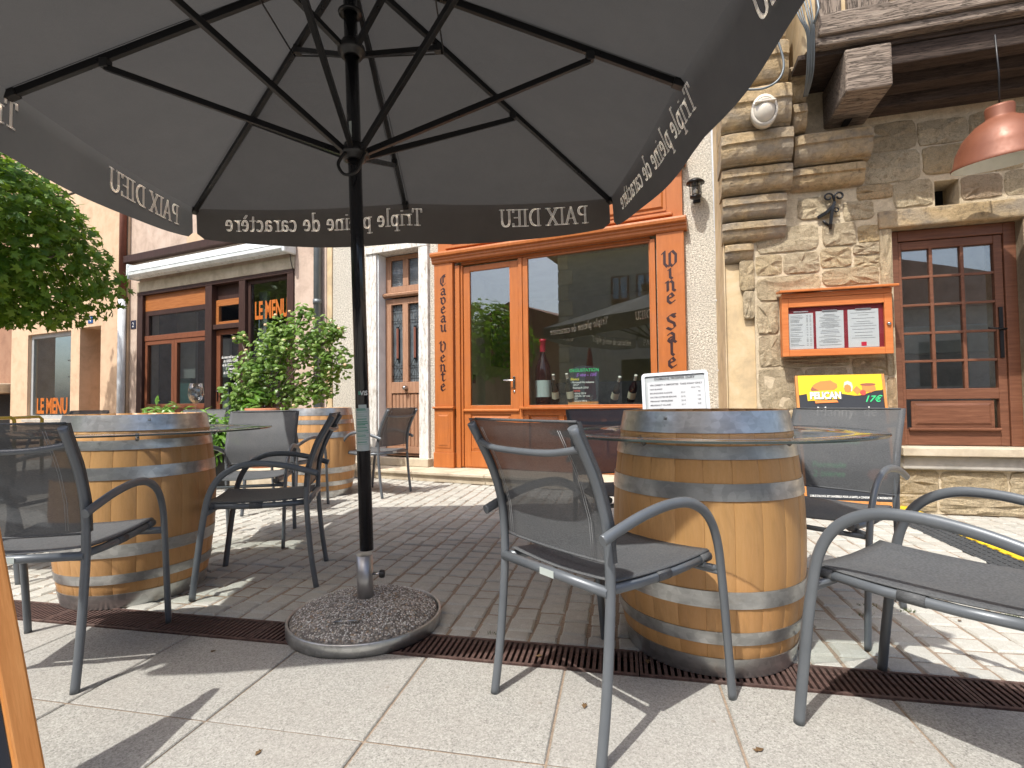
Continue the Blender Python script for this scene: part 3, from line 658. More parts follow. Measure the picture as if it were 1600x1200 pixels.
# house door, white flaking jambs, fanlight
for (a, b, nm) in ((-.80, -.66, 'door_jamb'), (-1.66, -1.49, 'door_jamb')): box(nm, 'peeling', wb, a, b, -.045 if a > -1 else -.03, .2, .12 if a > -1 else .0, 2.93, .006)
box('door_lintel', 'peeling', wb, -1.66, -.66, -.05, .2, 2.93, 3.02, .006)
box('jamb_reveal', 'white_paint', wb, -1.49, -1.47, .0, .29, .2, 2.925, .003)
hd = MB().box(-1.47, -.80, .16, .2, .216, .25).build('house_door', 'faded_door', wb)
for (a, b, z0, z1) in ((-1.468, -1.37, .25, 2.33), (-.90, -.802, .25, 2.33), (-1.185, -1.095, 1.2, 2.25), (-1.37, -.90, 2.25, 2.33), (-1.37, -.90, 1.05, 1.2), (-1.37, -.90, .25, .34)): box('rail', 'faded_door', hd, a, b, .14, .2, z0, z1, .004)
for i in range(8): box('slat', 'faded_door', hd, -1.365 + i * .0585, -1.312 + i * .0585, .155, .185, .342, 1.048, .008)
for a, b in ((-1.37, -1.185), (-1.095, -.90)):
    box('pane', 'lead_glass', hd, a, b, .185, .19, 1.2, 2.25, 0)
    m = MB(); mid = (a + b) / 2
    for x in (a + .03, b - .03, mid - .02, mid + .02): m.tube([(x, .165, 1.2), (x, .165, 2.25)], .004, 5)
    for z in (1.28, 1.42, 2.03, 2.17): m.tube([(a, .163, z), (b, .163, z)], .004, 5)
    m.tube([(a + .03, .161, 2.17), (mid, .161, 2.03), (b - .03, .161, 2.17)], .003, 5); m.tube([(a + .03, .161, 1.28), (mid, .161, 1.42), (b - .03, .161, 1.28)], .003, 5)
    m.tube([(a + .03, .161, 1.42), (mid, .161, 1.56)], .003, 5); m.tube([(b - .03, .161, 2.03), (mid, .161, 1.89)], .003, 5)
    m.box(mid - .022, mid + .022, .157, .168, 1.50, 1.95); m.build('iron_grille', 'black_metal', hd)
    box('rust_panel', 'rusty_panel', hd, mid - .018, mid + .018, .150, .156, 1.52, 1.93, .002)
moulding(hd, -1.48, -.80, 2.345, 2.41, .13, [(.02, 0), (.05, .3), (.055, .7), (.02, 1)], mat='faded_door')
m = MB(); m.lathe([(.0001, 0), (.03, .0), (.034, .012), (.02, .03), (.03, .045), (.022, .06), (.0001, .064)], 14); m.build('knob', 'steel', hd, 0, T(-1.13, .14, 1.12) @ RX(PI / 2))
fl = MB().box(-1.468, -1.38, .15, .2, 2.42, 2.92).build('fanlight', 'faded_door', wb, .004)
for (a, b, z0, z1) in ((-.89, -.802, 2.42, 2.92), (-1.185, -1.095, 2.50, 2.86), (-1.38, -.89, 2.42, 2.50), (-1.38, -.89, 2.86, 2.92)): box('rail', 'faded_door', fl, a, b, .15, .2, z0, z1, .004)
for a, b in ((-1.38, -1.185), (-1.095, -.89)):
    box('pane', 'lead_glass', fl, a, b, .18, .185, 2.5, 2.86, 0); m = MB()
    for i in range(1, 9): m.tube([(a + (b - a) * i / 9, .172, 2.5), (a + (b - a) * i / 9, .172, 2.86)], .0015, 4)
    for i in range(1, 16): m.tube([(a, .172, 2.5 + .36 * i / 16), (b, .172, 2.5 + .36 * i / 16)], .0015, 4)
    m.build('wire_mesh', 'steel', fl)
box('yellow_strip', 'yellow_plaster', wb, -2.36, -2.272, -.02, .3, 0, 7.2, .004)

# ------------------------------------------------------------------ left shop with brown woodwork
lb = thing('cafe_building', 'pale pink rendered house with dark brown wooden shop front behind the rose bush', 'building', FAC)
for (a, b, z0, z1) in ((-6.93, -6.68, 0, 6.5), (-6.68, -2.98, 2.90, 6.5), (-2.98, -2.37, 0, 6.5)): box('wall', 'pink_render', lb, a, b, -.02, .33, z0, z1, 0)
box('roof', 'roof_tile', lb, -7.0, -2.3, -.4, 5, 6.5, 6.65)
box('string_course', 'maroon_wood', lb, -6.95, -2.6, -.14, -.022, 3.44, 3.56, .004); box('wall_patch', 'peach_render', lb, -5.4, -3.6, -.026, -.0205, 3.57, 3.75, 0)
box('render_band', 'limestone', lb, -6.7, -2.97, -.045, -.0205, 2.905, 3.08, .003)
mw, rw, vw = 'maroon_wood', 'red_wood', 'varnished_wood'
for (a, b) in ((-6.68, -6.53), (-4.90, -4.74), (-4.12, -3.98), (-3.10, -2.98)): box('post', mw, lb, a, b, -.05, .10, .0, 2.84, .004)
box('head_beam', mw, lb, -6.68, -2.98, -.055, .10, 2.84, 2.898, .004)
box('bulkhead_panel', vw, lb, -6.53, -4.90, .0, .05, 2.56, 2.838, .003); box('sill_board', rw, lb, -6.53, -4.90, -.06, .06, .80, .88, .004); box('apron', rw, lb, -6.53, -4.90, .0, .05, 0, .80, .003)
tw = MB().box(-6.53, -4.90, .0, .06, 2.48, 2.558).build('transom_window', mw, lb, .003)
box('frame', mw, tw, -6.53, -6.43, .0, .06, 2.13, 2.48); box('frame', mw, tw, -4.96, -4.90, .0, .06, 2.13, 2.48); box('frame', rw, tw, -6.53, -4.90, -.01, .06, 2.04, 2.13); box('pane', 'window_glass', tw, -6.43, -4.96, .03, .036, 2.13, 2.48, 0)
for i, (a, b) in enumerate(((-6.53, -5.74), (-5.735, -4.90))):
    cw = MB().box(a, a + .07, .0, .06, .88, 2.04).build('casement_window', rw, lb, .003)
    box('frame', rw, cw, b - .07, b, .0, .06, .88, 2.04); box('frame', rw, cw, a + .07, b - .07, .0, .06, 1.97, 2.04); box('frame', rw, cw, a + .07, b - .07, .0, .06, .88, .95)
    box('pane', 'window_glass', cw, a + .07, b - .07, .03, .036, .95, 1.97, 0)
gd = MB().box(-4.74, -4.12, .03, .08, .02, .3).build('glazed_door', rw, lb, .003)
for (a, b, z0, z1) in ((-4.74, -4.64, .3, 2.12), (-4.22, -4.12, .3, 2.12), (-4.64, -4.22, 2.04, 2.12), (-4.64, -4.22, .3, .5)): box('rail', rw, gd, a, b, .03, .08, z0, z1)
box('pane', 'window_glass', gd, -4.64, -4.22, .05, .056, .5, 2.04, 0)
m = MB(); m.box(-4.70, -4.67, .02, .03, .98, 1.2); m.tube([(-4.685, .03, 1.14), (-4.685, -.02, 1.14), (-4.58, -.02, 1.14)], .009, 8); m.build('handle', 'steel', gd)
put_text('hand_lettering', 'du mercredi au samedi\nde 10h00 \u00e0 12h00\net de 15h00 \u00e0 19h00\nle dimanche\nde 10h00 \u00e0 12h30\nt\u00e9l\n\nouvert en juillet', .062, 'chalk', gd, -4.42, .046, 1.66, align='CENTER', thick=.0016, shear=.25, xs=.72)
box('door_beam', mw, lb, -4.74, -4.12, -.03, .08, 2.125, 2.20); ft = MB().box(-4.74, -4.12, .02, .07, 2.50, 2.60).build('door_fanlight', vw, lb, .003)
box('frame', vw, ft, -4.74, -4.67, .02, .07, 2.205, 2.5); box('frame', vw, ft, -4.19, -4.12, .02, .07, 2.205, 2.5); box('frame', vw, ft, -4.67, -4.19, .02, .07, 2.205, 2.25); box('pane', 'window_glass', ft, -4.67, -4.19, .04, .046, 2.25, 2.5, 0)
box('bulkhead_panel', mw, lb, -4.74, -4.12, .05, .08, 2.602, 2.838)
sw = MB().box(-3.98, -3.92, .0, .06, .88, 2.84).build('display_window', mw, lb, .003)
box('frame', mw, sw, -3.16, -3.10, .0, .06, .88, 2.84); box('frame', mw, sw, -3.92, -3.16, .0, .06, 2.78, 2.84); box('frame', mw, sw, -3.92, -3.16, .0, .06, .88, .95); box('pane', 'window_glass', sw, -3.92, -3.16, .03, .036, .95, 2.78, 0)
box('apron', mw, lb, -3.98, -3.10, .0, .05, 0, .88, .003)
put_text('lettering', 'LE MENU', .37, 'menu_orange', sw, -3.86, .026, 2.235, thick=.012, xs=.47)
box('curtain', 'curtain', lb, -5.62, -5.05, .5, .55, .3, 2.05, 0); box('curtain', 'curtain', lb, -6.5, -6.0, .55, .6, .3, 2.6, 0); box('curtain', 'curtain', lb, -3.97, -3.80, .2, .25, .3, 2.7, 0); box('teal_cabinet', 'teal', lb, -6.4, -5.9, .4, .5, .3, 1.4, 0)
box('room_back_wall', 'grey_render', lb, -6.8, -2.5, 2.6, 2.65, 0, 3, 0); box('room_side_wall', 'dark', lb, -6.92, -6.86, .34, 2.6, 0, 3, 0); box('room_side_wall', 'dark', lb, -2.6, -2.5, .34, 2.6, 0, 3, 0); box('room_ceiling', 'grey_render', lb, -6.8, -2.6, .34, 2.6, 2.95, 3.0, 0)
# awning cassette, closed
aw = thing('awning_cassette', 'closed long white awning cassette mounted above the brown shop front', 'awning', FAC)
prof = [(-.05, 3.13), (-.05, 3.33), (-.10, 3.35), (-.17, 3.345), (-.225, 3.31), (-.24, 3.26), (-.245, 3.22), (-.24, 3.16), (-.20, 3.12), (-.12, 3.105)]
m = MB(); n = len(prof); vs = [(-6.62, y, z) for y, z in prof] + [(-3.0, y, z) for y, z in prof]
m.add(vs, [(i, i + n, (i + 1) % n + n, (i + 1) % n) for i in range(n)] + [tuple(range(n)), tuple(range(2 * n - 1, n - 1, -1))]); m.build('cassette_body', 'white_gloss', aw, .004)
for a, b in ((-6.67, -6.622), (-2.998, -2.94)): box('end_cap', 'white_gloss', aw, a, b, -.25, -.022, 3.10, 3.36, .02)
box('front_rail', 'dark', aw, -6.6, -3.02, -.2465, -.243, 3.212, 3.217, 0)
m = MB().tube([(-2.985, -.1, 3.1), (-2.97, -.1, 3.0), (-2.98, -.06, 2.9), (-3.0, -.05, 2.88)], .006, 6).build('cable', 'black_plastic', aw)
# ------------------------------------------------------------------ peach house and far brown house
ph = thing('peach_house', 'smooth peach rendered house with LE MENU window and deep door recess', 'building', FAC)
for (a, b, z0, z1) in ((-10.9, -10.25, 0, 7), (-10.25, -8.70, 0, .68), (-10.25, -8.70, 2.38, 7), (-8.70, -8.40, 0, 7), (-8.40, -7.73, 2.40, 7), (-7.73, -6.94, 0, 7)): box('wall', 'peach_render', ph, a, b, -.06, .4, z0, z1, 0)
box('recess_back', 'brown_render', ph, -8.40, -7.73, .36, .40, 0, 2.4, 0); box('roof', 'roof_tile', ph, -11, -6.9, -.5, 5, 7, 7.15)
pw = MB().box(-10.25, -10.17, .0, .06, .68, 2.38).build('shop_window', 'frame_grey', ph, .003)
box('frame', 'frame_grey', pw, -8.78, -8.70, .0, .06, .68, 2.38); box('frame', 'frame_grey', pw, -10.17, -8.78, .0, .06, 2.30, 2.38); box('frame', 'frame_grey', pw, -10.17, -8.78, .0, .06, .68, .76); box('pane', 'window_glass', pw, -10.17, -8.78, .02, .026, .76, 2.30, 0)
put_text('lettering', 'LE MENU', .42, 'menu_orange', pw, -10.06, .016, .80, thick=.014, xs=.66)
box('sill', 'sill_stone', ph, -10.32, -8.64, -.12, .1, .62, .678); box('curtain', 'teal', ph, -10.25, -8.70, .9, .95, .4, 2.1, 0)
m = MB(); m.box(-10.2, -8.72, .60, .62, 1.9, 1.92); m.box(-10.2, -8.72, .60, .62, 1.55, 1.57); m.box(-9.3, -9.28, .60, .62, .7, 1.55); m.box(-9.1, -9.08, .6, .62, .7, 1.55); m.build('display_rack', 'white_paint', ph)
box('room_back_wall', 'grey_render', ph, -10.8, -8.5, 1.6, 1.65, 0, 3, 0)
hp = MB().box(-8.13, -7.98, -.07, -.0605, 2.46, 2.60).build('house_number', 'blue_plate', ph, .004); put_text('numeral', '4', .12, 'chalk', hp, -8.09, -.0715, 2.49, thick=.003)
fh = thing('far_brown_house', 'shaded brown rendered house with a shop ledge at the left edge', 'building', FAC)
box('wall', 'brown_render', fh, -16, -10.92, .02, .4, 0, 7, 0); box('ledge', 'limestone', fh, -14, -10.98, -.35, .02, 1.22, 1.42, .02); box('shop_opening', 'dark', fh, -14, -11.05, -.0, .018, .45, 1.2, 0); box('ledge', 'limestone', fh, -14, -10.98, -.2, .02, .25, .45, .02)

# ------------------------------------------------------------------ pipes, plates, small fittings on the shop fronts
dp = thing('downpipe', 'grey zinc downpipe between the pink wall and the yellow strip', 'downpipe', FAC)
MB().tube([(-2.47, -.09, .75), (-2.47, -.09, 6.4)], .052, 14).build('pipe', 'zinc_pipe', dp)
for z in (2.32, 4.2): MB().tube([(-2.47, -.09, z), (-2.47, -.09, z + .07)], .060, 14).build('collar', 'zinc_pipe', dp)
MB().tube([(-2.47, -.09, 0), (-2.47, -.09, .78)], .066, 14).build('cast_foot', 'white_pvc', dp); MB().tube([(-2.47, -.09, .76), (-2.47, -.09, .84)], .08, 14).build('collar', 'white_pvc', dp)
dp2 = thing('downpipe', 'pale grey downpipe at the corner of the peach house, patchy dark above', 'downpipe', FAC)
MB().tube([(-6.99, -.12, 0), (-6.99, -.12, 2.8)], .06, 12).build('pipe', 'white_pvc', dp2); MB().tube([(-6.99, -.12, 2.8), (-6.99, -.12, 6)], .055, 12).build('pipe', 'rusty_panel', dp2)
pp = thing('plastic_conduit_pair', 'pair of thin white plastic pipes beside the orange wine shop front', 'pipe', FAC)
MB().tube([(2.86, -.05, .0), (2.86, -.05, 2.25)], .034, 12).build('pipe', 'white_pvc', pp); MB().tube([(2.79, -.04, .3), (2.785, -.04, 2.2), (2.765, -.04, 4.0), (2.76, -.04, 7)], .020, 10).build('pipe', 'white_pvc', pp); MB().tube([(2.84, -.03, 2.2), (2.82, -.03, 7)], .012, 8).build('cable', 'zinc_pipe', pp)
for z in (1.2, 1.9, 2.6, 3.2): box('clip', 'white_pvc', pp, 2.76, 2.81, -.062, -.002, z, z + .015)
npl = thing('house_plate', 'small dark blue number plate left of the brown shop front', 'house number', FAC @ T(-6.82, -.03, 2.28)); box('plate', 'navy_plate', npl, -.07, .07, 0, .008, 0, .15, .003); put_text('numeral', '2', .12, 'chalk', npl, -.035, -.0015, .03)
wl = thing('wall_lantern', 'small black wall lantern with clear glass beside the orange shop front', 'lamp', FAC @ T(2.60, -.01, 3.02))
MB().lathe([(.0001, .12), (.045, .115), (.085, .085), (.09, .07), (.0001, .07)], 20, (0, -.13, 0)).build('hood', 'black_metal', wl)
MB().lathe([(.05, .07), (.048, -.06), (.0001, -.06)], 18, (0, -.13, 0)).build('glass', 'stem_glass', wl); m = MB()
for i in range(6): a = i * PI / 3; m.tube([(.056 * math.cos(a), -.13 + .056 * math.sin(a), .07), (.053 * math.cos(a), -.13 + .053 * math.sin(a), -.06)], .0035, 5)
m.lathe([(.0001, -.06), (.056, -.06), (.056, -.075), (.03, -.085), (.0001, -.085)], 18, (0, -.13, 0)); m.build('cage', 'black_metal', wl)
MB().box(-.035, .035, -.012, .008, -.08, .10).tube([(0, 0, .02), (0, -.05, .0), (0, -.13, -.07)], .01, 8).build('bracket', 'black_metal', wl)
MB().lathe([(.0001, 0), (.02, .005), (.022, .04), (.0001, .06)], 12, (0, -.13, -.04)).build('bulb', 'capsule_white', wl)
rl = thing('stair_railing', 'small black iron hand railing behind the rose bush', 'railing', FAC)
m = MB()
for x in (-2.95, -2.72, -2.5): m.tube([(x, -.55, .0), (x, -.55, 1.18)], .013, 6)
m.tube([(-3.2, -.55, .95), (-2.95, -.55, 1.02), (-2.5, -.55, .75)], .012, 6); m.tube([(-2.97, -.55, 1.18), (-2.48, -.55, 1.18)], .014, 6); m.tube([(-2.95, -.55, .6), (-2.5, -.55, .6)], .01, 6)
m.build('railing_bars', 'black_metal', rl)

# ------------------------------------------------------------------ window display
def bottle(h, r, mat, capm, labm, label, M, group=None, wax=False):
    b = thing('wine_bottle', label, 'bottle', M, group); k = h / .30
    pr = [(.0001, 0), (r * .9, 0), (r, .01 * k), (r, .15 * k), (r * .93, .175 * k), (r * .5, .215 * k), (r * .36, .235 * k), (r * .34, .29 * k), (r * .40, .292 * k), (r * .40, .30 * k), (.0001, .30 * k)]
    MB().lathe(pr, 24).build('glass_body', mat, b)
    MB().lathe([(r * .37, .245 * k), (r * .38, .288 * k), (r * .43, .29 * k), (r * .43, .302 * k), (.0001, .304 * k)], 18).build('capsule', capm, b)
    MB().lathe([(r * 1.012, .04 * k), (r * 1.012, .115 * k)], 24).build('label', labm, b); return b
SH = .864
bottle(.80, .095, 'wine_red_bottle', 'wax_red', 'label_blue', 'giant magnum with red wax top and pale label at the window left', FAC @ T(.78, .26, SH))
for x, z, tl, d_, lab in ((.95, 0, .22, 0, 'dark wine bottle tilted in a wire rack just right of the magnum'), (1.14, 0, .10, 0, 'dark wine bottle tilted in a wire rack left of the window chalkboard'),
                      (1.64, 0, .62, 0, 'strongly tilted dark wine bottle right of the window chalkboard'), (1.83, 0, .55, 0, 'tilted reddish wine bottle half hidden by the framed price board')):
    bottle(.34, .043, 'wine_glass_dark' if x < 1.8 else 'wine_red_bottle', 'capsule_white', 'label_cream', lab, FAC @ T(x, .24, SH + .05) @ RZ(-.5) @ RY(tl) @ RX(.3), 'bottles tilted in wire racks')
    rk = thing('bottle_rack', 'small wire rack holding the ' + ('bottle right of the magnum' if x < 1 else 'bottle left of the chalkboard' if x < 1.3 else 'steeply tilted bottle right of the chalkboard' if x < 1.7 else 'reddish bottle near the window edge'), 'rack', FAC @ T(x, .22, SH), 'wire bottle racks')
    MB().tube([(-.05, 0, .002), (-.035, 0, .05), (.0, 0, .075), (.035, 0, .05), (.05, 0, .002)], .003, 6).tube([(-.05, .0, .002), (.0, -.06, .002), (.05, 0, .002)], .003, 6).tube([(-.03, .05, .002), (0, .04, .09), (.03, .05, .002)], .003, 6).build('wire', 'steel', rk)
cb = thing('window_chalkboard', 'arched chalkboard listing the tasting with coloured chalk in the shop window', 'chalkboard', FAC @ T(1.29, .22, SH) @ RX(-.12))
pl = [(-.175, .0), (.175, .0), (.175, .40)] + [(.175 * math.cos(a), .40 + .07 * math.sin(a)) for a in np.linspace(.2, PI - .2, 9)] + [(-.175, .40)]
MB().prism(pl, 0, .015).build('board', 'slate_board', cb); MB().box(-.178, .178, -.02, .03, -.0, .045).build('wooden_foot', 'board_wood', cb)
put_text('chalk_title', 'DEGUSTATION', .052, 'chalk_green', cb, 0, -.002, .40, align='CENTER', thick=.001); put_text('chalk_price', '5 vins - 15\u20ac', .05, 'chalk_purple', cb, .03, -.002, .345, align='CENTER', thick=.0015, shear=.2)
put_text('chalk_heading', 'Blancs', .042, 'chalk_yellow', cb, -.165, -.002, .30, thick=.001, shear=.2); put_text('chalk_lines', '- Pernand-Vergelesses\n    2017\n- Meursault 2016', .032, 'chalk', cb, -.165, -.002, .265, shear=.25, thick=.0008)
put_text('chalk_heading', 'Rouges', .042, 'chalk_red', cb, -.165, -.002, .165, thick=.001, shear=.2); put_text('chalk_lines', '- Santenay 2016\n- Monthelie 1er cru\n    2015\n- Pommard 2014', .030, 'chalk', cb, -.165, -.002, .135, shear=.25, thick=.0008)

# ------------------------------------------------------------------ stone house
sh = thing('stone_house', 'old rubble stone house with jettied timber storey and brown glazed door', 'building', STN)
def swall(name, x0, x1, z0, z1, y0=0, y1=.5, mat='mortar', bev=0): return box(name, mat, sh, x0, x1, y0, y1, z0, z1, bev)
swall('wall', -1.37, 3.5, 3.2, 3.505)
swall('wall', -1.37, -.335, 0, 3.2); swall('wall', -.335, .53, 2.32, 2.44); swall('wall', -.335, -.03, 2.44, 3.2); swall('wall', .135, .53, 2.44, 3.2); swall('wall', -.03, .135, 2.64, 3.2); swall('wall', .53, 3.5, 0, 3.2); swall('wall', -.335, .53, 0, .36)
swall('vent_hole', -.03, .135, 2.44, 2.64, .25, .3, 'dark')
swall('plaster_strip', -1.60, -1.37, 0, 2.15, .03, .5, 'yellow_plaster'); swall('return_wall', -1.61, -1.602, 0, 5, .0, 2.5, 'yellow_plaster')
swall('upper_wall_pier', -1.60, -1.2, 2.1, 5, .03, .5, 'mortar')
stones = [(-1.48,1.86,-1.37,2.12),(-1.455,1.62,-1.375,1.85),(-0.49,2.93,-0.14,3.16), (-0.13,2.94,0.20,3.13), (-0.52,2.67,-0.12,2.92), (-0.10,2.70,0.20,2.92), (0.21,2.67,0.55,2.86), (.22,2.88,.6,3.15), (-0.31,2.46,-0.05,2.66), (0.15,2.47,0.41,2.65), (0.43,2.47,0.72,2.66), (-1.01,2.43,-0.70,2.61), (-0.67,2.39,-0.46,2.54), (-0.57,2.55,-0.32,2.66), (-1.34,2.17,-0.87,2.38), (-0.83,2.19,-0.59,2.37), (-0.57,2.20,-0.42,2.33), (-1.35,1.98,-1.15,2.15), (-1.13,1.98,-0.87,2.15), (-0.85,2.01,-0.63,2.17), (-0.61,2.10,-0.43,2.18), (-0.60,1.98,-0.43,2.08), (-0.84,1.86,-0.44,1.99), (-1.35,1.76,-0.86,1.96), (-1.35,1.48,-1.19,1.74), (-1.34,1.20,-1.18,1.46), (-1.35,0.83,-1.01,1.18), (-1.16,1.49,-.8,1.72),(-.78,1.5,-.44,1.84), (-1.16,1.26,-.84,1.47),(-.82,1.26,-.44,1.48),(-1.18,1.19,-0.66,1.25), (-0.64,1.10,-0.39,1.24), (-.99,.9,-.68,1.17),(-.66,.88,-.42,1.08),(-1.34,.52,-1.0,.80),(-.98,.56,-.66,.87),(-.64,.6,-.42,.86),
          (-.42,1.78,-.345,2.30),(-.40,1.44,-.345,1.76),(-.40,1.1,-.345,1.42),(-.40,.72,-.345,1.08), (-1.34,.2,-.9,.5),(-.88,.22,-.5,.53),(-.48,.16,-.08,.34),(-.06,.14,.36,.33),(.38,.15,.8,.34),(-.6,.02,-.1,.13),(-.08,.01,.5,.12),(-1.3,.02,-.62,.18),(.52,.02,1.1,.13)]
x = .6
for zr in np.arange(0.38, 3.1, .24):
    x = .58
    while x < 1.6:
        w_ = random.uniform(.2, .42); stones.append((x, zr, x + w_ - .025, zr + random.uniform(.19, .22))); x += w_
def stone(x0, z0, x1, z1, k):
    x0 -= .006; x1 += .006; z0 -= .006; z1 += .006
    rr = random.Random(k * 13 + 5); cx, cz = (x0 + x1) / 2, (z0 + z1) / 2; hw, hh = (x1 - x0) / 2, (z1 - z0) / 2
    n = 24; ring = []
    for i in range(n):
        a = 2 * PI * i / n + .05; ca, sa = math.cos(a), math.sin(a); e = rr.choice((7.0, 9.0, 12.0))
        rr_ = 1 / ((abs(ca) ** e + abs(sa) ** e) ** (1 / e)); j = 1 + rr.uniform(-.035, .02)
        ring.append((hw * ca * rr_ * j, hh * sa * rr_ * j))
    d = rr.uniform(.003, .014)
    tx = [rr.uniform(0, 60) for _ in range(3)]
    def rough(x, z): return .007 * math.sin(x * 60 + tx[0]) * math.sin(z * 75 + tx[1]) + .004 * math.sin(x * 130 + z * 110 + tx[2])
    vs = [(x, .01, z) for x, z in ring] + [(x * .985, -d * .75, z * .98) for x, z in ring] + [(x * .93, -d + rr.uniform(-.006, .004), z * .91) for x, z in ring] + [(x * .5 + rr.uniform(-.012, .012), -d + rr.uniform(-.016, .008), z * .5) for x, z in ring[::2]] + [(0, -d - rr.uniform(0, .008), 0)]
    fs = [(i + o, (i + 1) % n + o, (i + 1) % n + n + o, i + n + o) for o in (0, n) for i in range(n)]
    h = n // 2; b = 3 * n
    for i in range(h): fs += [(2 * n + 2 * i, 2 * n + 2 * i + 1, b + i), (2 * n + 2 * i + 1, 2 * n + (2 * i + 2) % n, b + (i + 1) % h, b + i), (b + i, b + (i + 1) % h, b + h)]
    m = MB(); m.add(vs, fs, False); o = m.build('stone', 'stone', sh, 0, T(cx, 0, cz)); return o
for k, s_ in enumerate(stones): stone(*s_, k)
sh.children[0]
# lintel, sills
swall('lintel', -.43, .95, 2.29, 2.435, -.03, .3, 'corbel', .015); swall('threshold', -.345, .95, .46, .525, -.10, .3, 'limestone', .006); swall('sill_block', -.33, .95, .35, .458, -.05, .3, 'sill_stone', .012)
swall('door_reveal', .53, .60, .36, 2.29, -.012, .3, 'stone', .01)
# brown glazed door
bd = MB().box(-.335, -.26, .09, .15, .527, 2.285).build('door', 'brown_door', sh, .003)
bw = 'brown_door'
for (a, b, z0, z1) in ((.45, .53, .527, 2.285), (-.26, .45, 2.20, 2.285)): box('door_frame', bw, bd, a, b, .085, .15, z0, z1)
for (a, b, z0, z1) in ((-.257, -.235, .53, 2.195), (.39, .447, .53, 2.195), (-.235, .39, 2.13, 2.195), (-.235, .39, .90, .985), (-.235, .39, .53, .66)): box('rail', bw, bd, a, b, .10, .145, z0, z1)
cols_ = [-.235, -.03, .182, .39]; rows_ = [.985, 1.21, 1.44, 1.67, 1.90, 2.13]
for c in cols_[1:-1]: box('glazing_bar', bw, bd, c - .012, c + .012, .102, .14, .985, 2.13, .003)
for r_ in rows_[1:-1]: box('glazing_bar', bw, bd, -.235, .39, .104, .138, r_ - .010, r_ + .010, .003)
for i in range(3):
    for j in range(5): box('pane', 'window_glass', bd, cols_[i] + .012, cols_[i + 1] - .012, .12, .125, rows_[j] + .010, rows_[j + 1] - .010, 0, RX(random.uniform(-.002, .002)))
panel(bd, -.20, .36, .67, .89, .115, bw)
moulding(bd, -.23, .385, .645, .672, .10, [(.01, 0), (.03, .3), (.03, .8), (.01, 1)], mat=bw)
m = MB(); m.box(.405, .43, .09, .10, 1.22, 1.62); m.tube([(.418, .10, 1.44), (.418, .03, 1.44), (.30, .025, 1.45)], .008, 8); m.build('handle', 'black_metal', bd)
box('room_back_wall', 'grey_render', sh, -1.3, 2.5, 3.0, 3.05, 0, 3, 0); box('room_side_wall', 'grey_render', sh, -.8, -.74, .5, 3, 0, 3, 0); box('counter', 'white_paint', sh, -.7, 1.6, 1.2, 1.35, 1.35, 1.62, .01)
# corbel courses under the party wall, stepping out as they rise
def corbel(x0, x1, z0, z1, out, k):
    m = MB(); h = z1 - z0; rr = random.Random(k)
    pts = [(.05, z0 + .003), (-out + .10, z0 + .003), (-out + .092, z0 + .04 * h)]
    for a in np.linspace(0, 1, 7): pts.append((-out + .09 - .075 * math.sin(a * PI / 2), z0 + h * (.06 + .50 * (1 - math.cos(a * PI / 2)))))
    pts += [(-out + .012, z0 + .60 * h), (-out - .004, z0 + .62 * h), (-out - .004, z0 + .93 * h), (-out + .012, z0 + .97 * h), (-out + .02, z1), (.05, z1)]
    n = len(pts); L = 16; vs = []; ph_ = rr.uniform(0, 6); off = rr.uniform(-.008, .008)
    for i in range(L + 1):
        xx = x0 + (x1 - x0) * i / L; wv = .0025 * math.sin(i * .5 + ph_) + .0015 * math.sin(i * 1.3 + ph_)
        er = .02 * (abs(i / L - .5) * 2) ** 8
        for (y, z) in pts: vs.append((xx, y + (wv + off + er + rr.uniform(-.002, .002) if y < .04 else 0), z + .0015 * math.sin(i * .4 + ph_)))
    fs = [(i * n + j, i * n + (j + 1) % n, (i + 1) * n + (j + 1) % n, (i + 1) * n + j) for i in range(L) for j in range(n)] + [tuple(range(n)), tuple(range(L * n + n - 1, L * n - 1, -1))]
    m.add(vs, fs, False); m.build('corbel_stone', 'corbel', sh, 0)
for k, c in enumerate([(-1.60, -1.37, 2.10, 2.26, .06), (-1.62, -1.12, 2.27, 2.44, .10), (-1.62, -1.12, 2.45, 2.64, .16), (-1.63, -1.09, 2.65, 2.85, .24), (-1.64, -1.10, 2.86, 3.10, .34), (-1.64, -1.12, 3.11, 3.42, .42), (-1.64, -1.14, 3.43, 3.75, .46), (-1.64,-1.14,3.76,4.3,.4),
                       (-1.07, -.53, 2.66, 2.84, .12), (-1.06, -.50, 2.85, 3.08, .20), (-1.09, -.98, 3.1, 3.3, .28), (-1.11, -.98, 3.31, 3.6, .30)]): corbel(*c, k)
# jetty timbers
jy = -.57
m = MB().box(-.80, -.50, jy - .0, .35, 3.18, 3.50); m.build('bracket_beam', 'old_beam', sh, .015)
box('mortise', 'dark', sh, -.68, -.63, -.14, -.02, 3.172, 3.179, 0)
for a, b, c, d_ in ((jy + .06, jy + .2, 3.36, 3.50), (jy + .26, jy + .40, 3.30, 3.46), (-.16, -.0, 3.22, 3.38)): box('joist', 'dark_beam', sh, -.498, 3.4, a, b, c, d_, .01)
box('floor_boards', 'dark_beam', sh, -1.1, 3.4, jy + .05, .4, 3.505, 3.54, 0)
box('bressummer', 'old_beam', sh, -1.0, 3.5, jy - .02, jy + .16, 3.545, 3.61, .012); box('bressummer', 'old_beam', sh, -.98, 3.5, jy - .05, jy + .16, 3.612, 3.77, .015)
box('plaster_infill', 'yellow_plaster', sh, -1.0, 3.5, jy + .03, jy + .2, 3.77, 6.5, 0); box('upper_side_wall', 'yellow_plaster', sh, -1.05, -1.0, jy + .03, 3, 3.55, 6.5, 0)
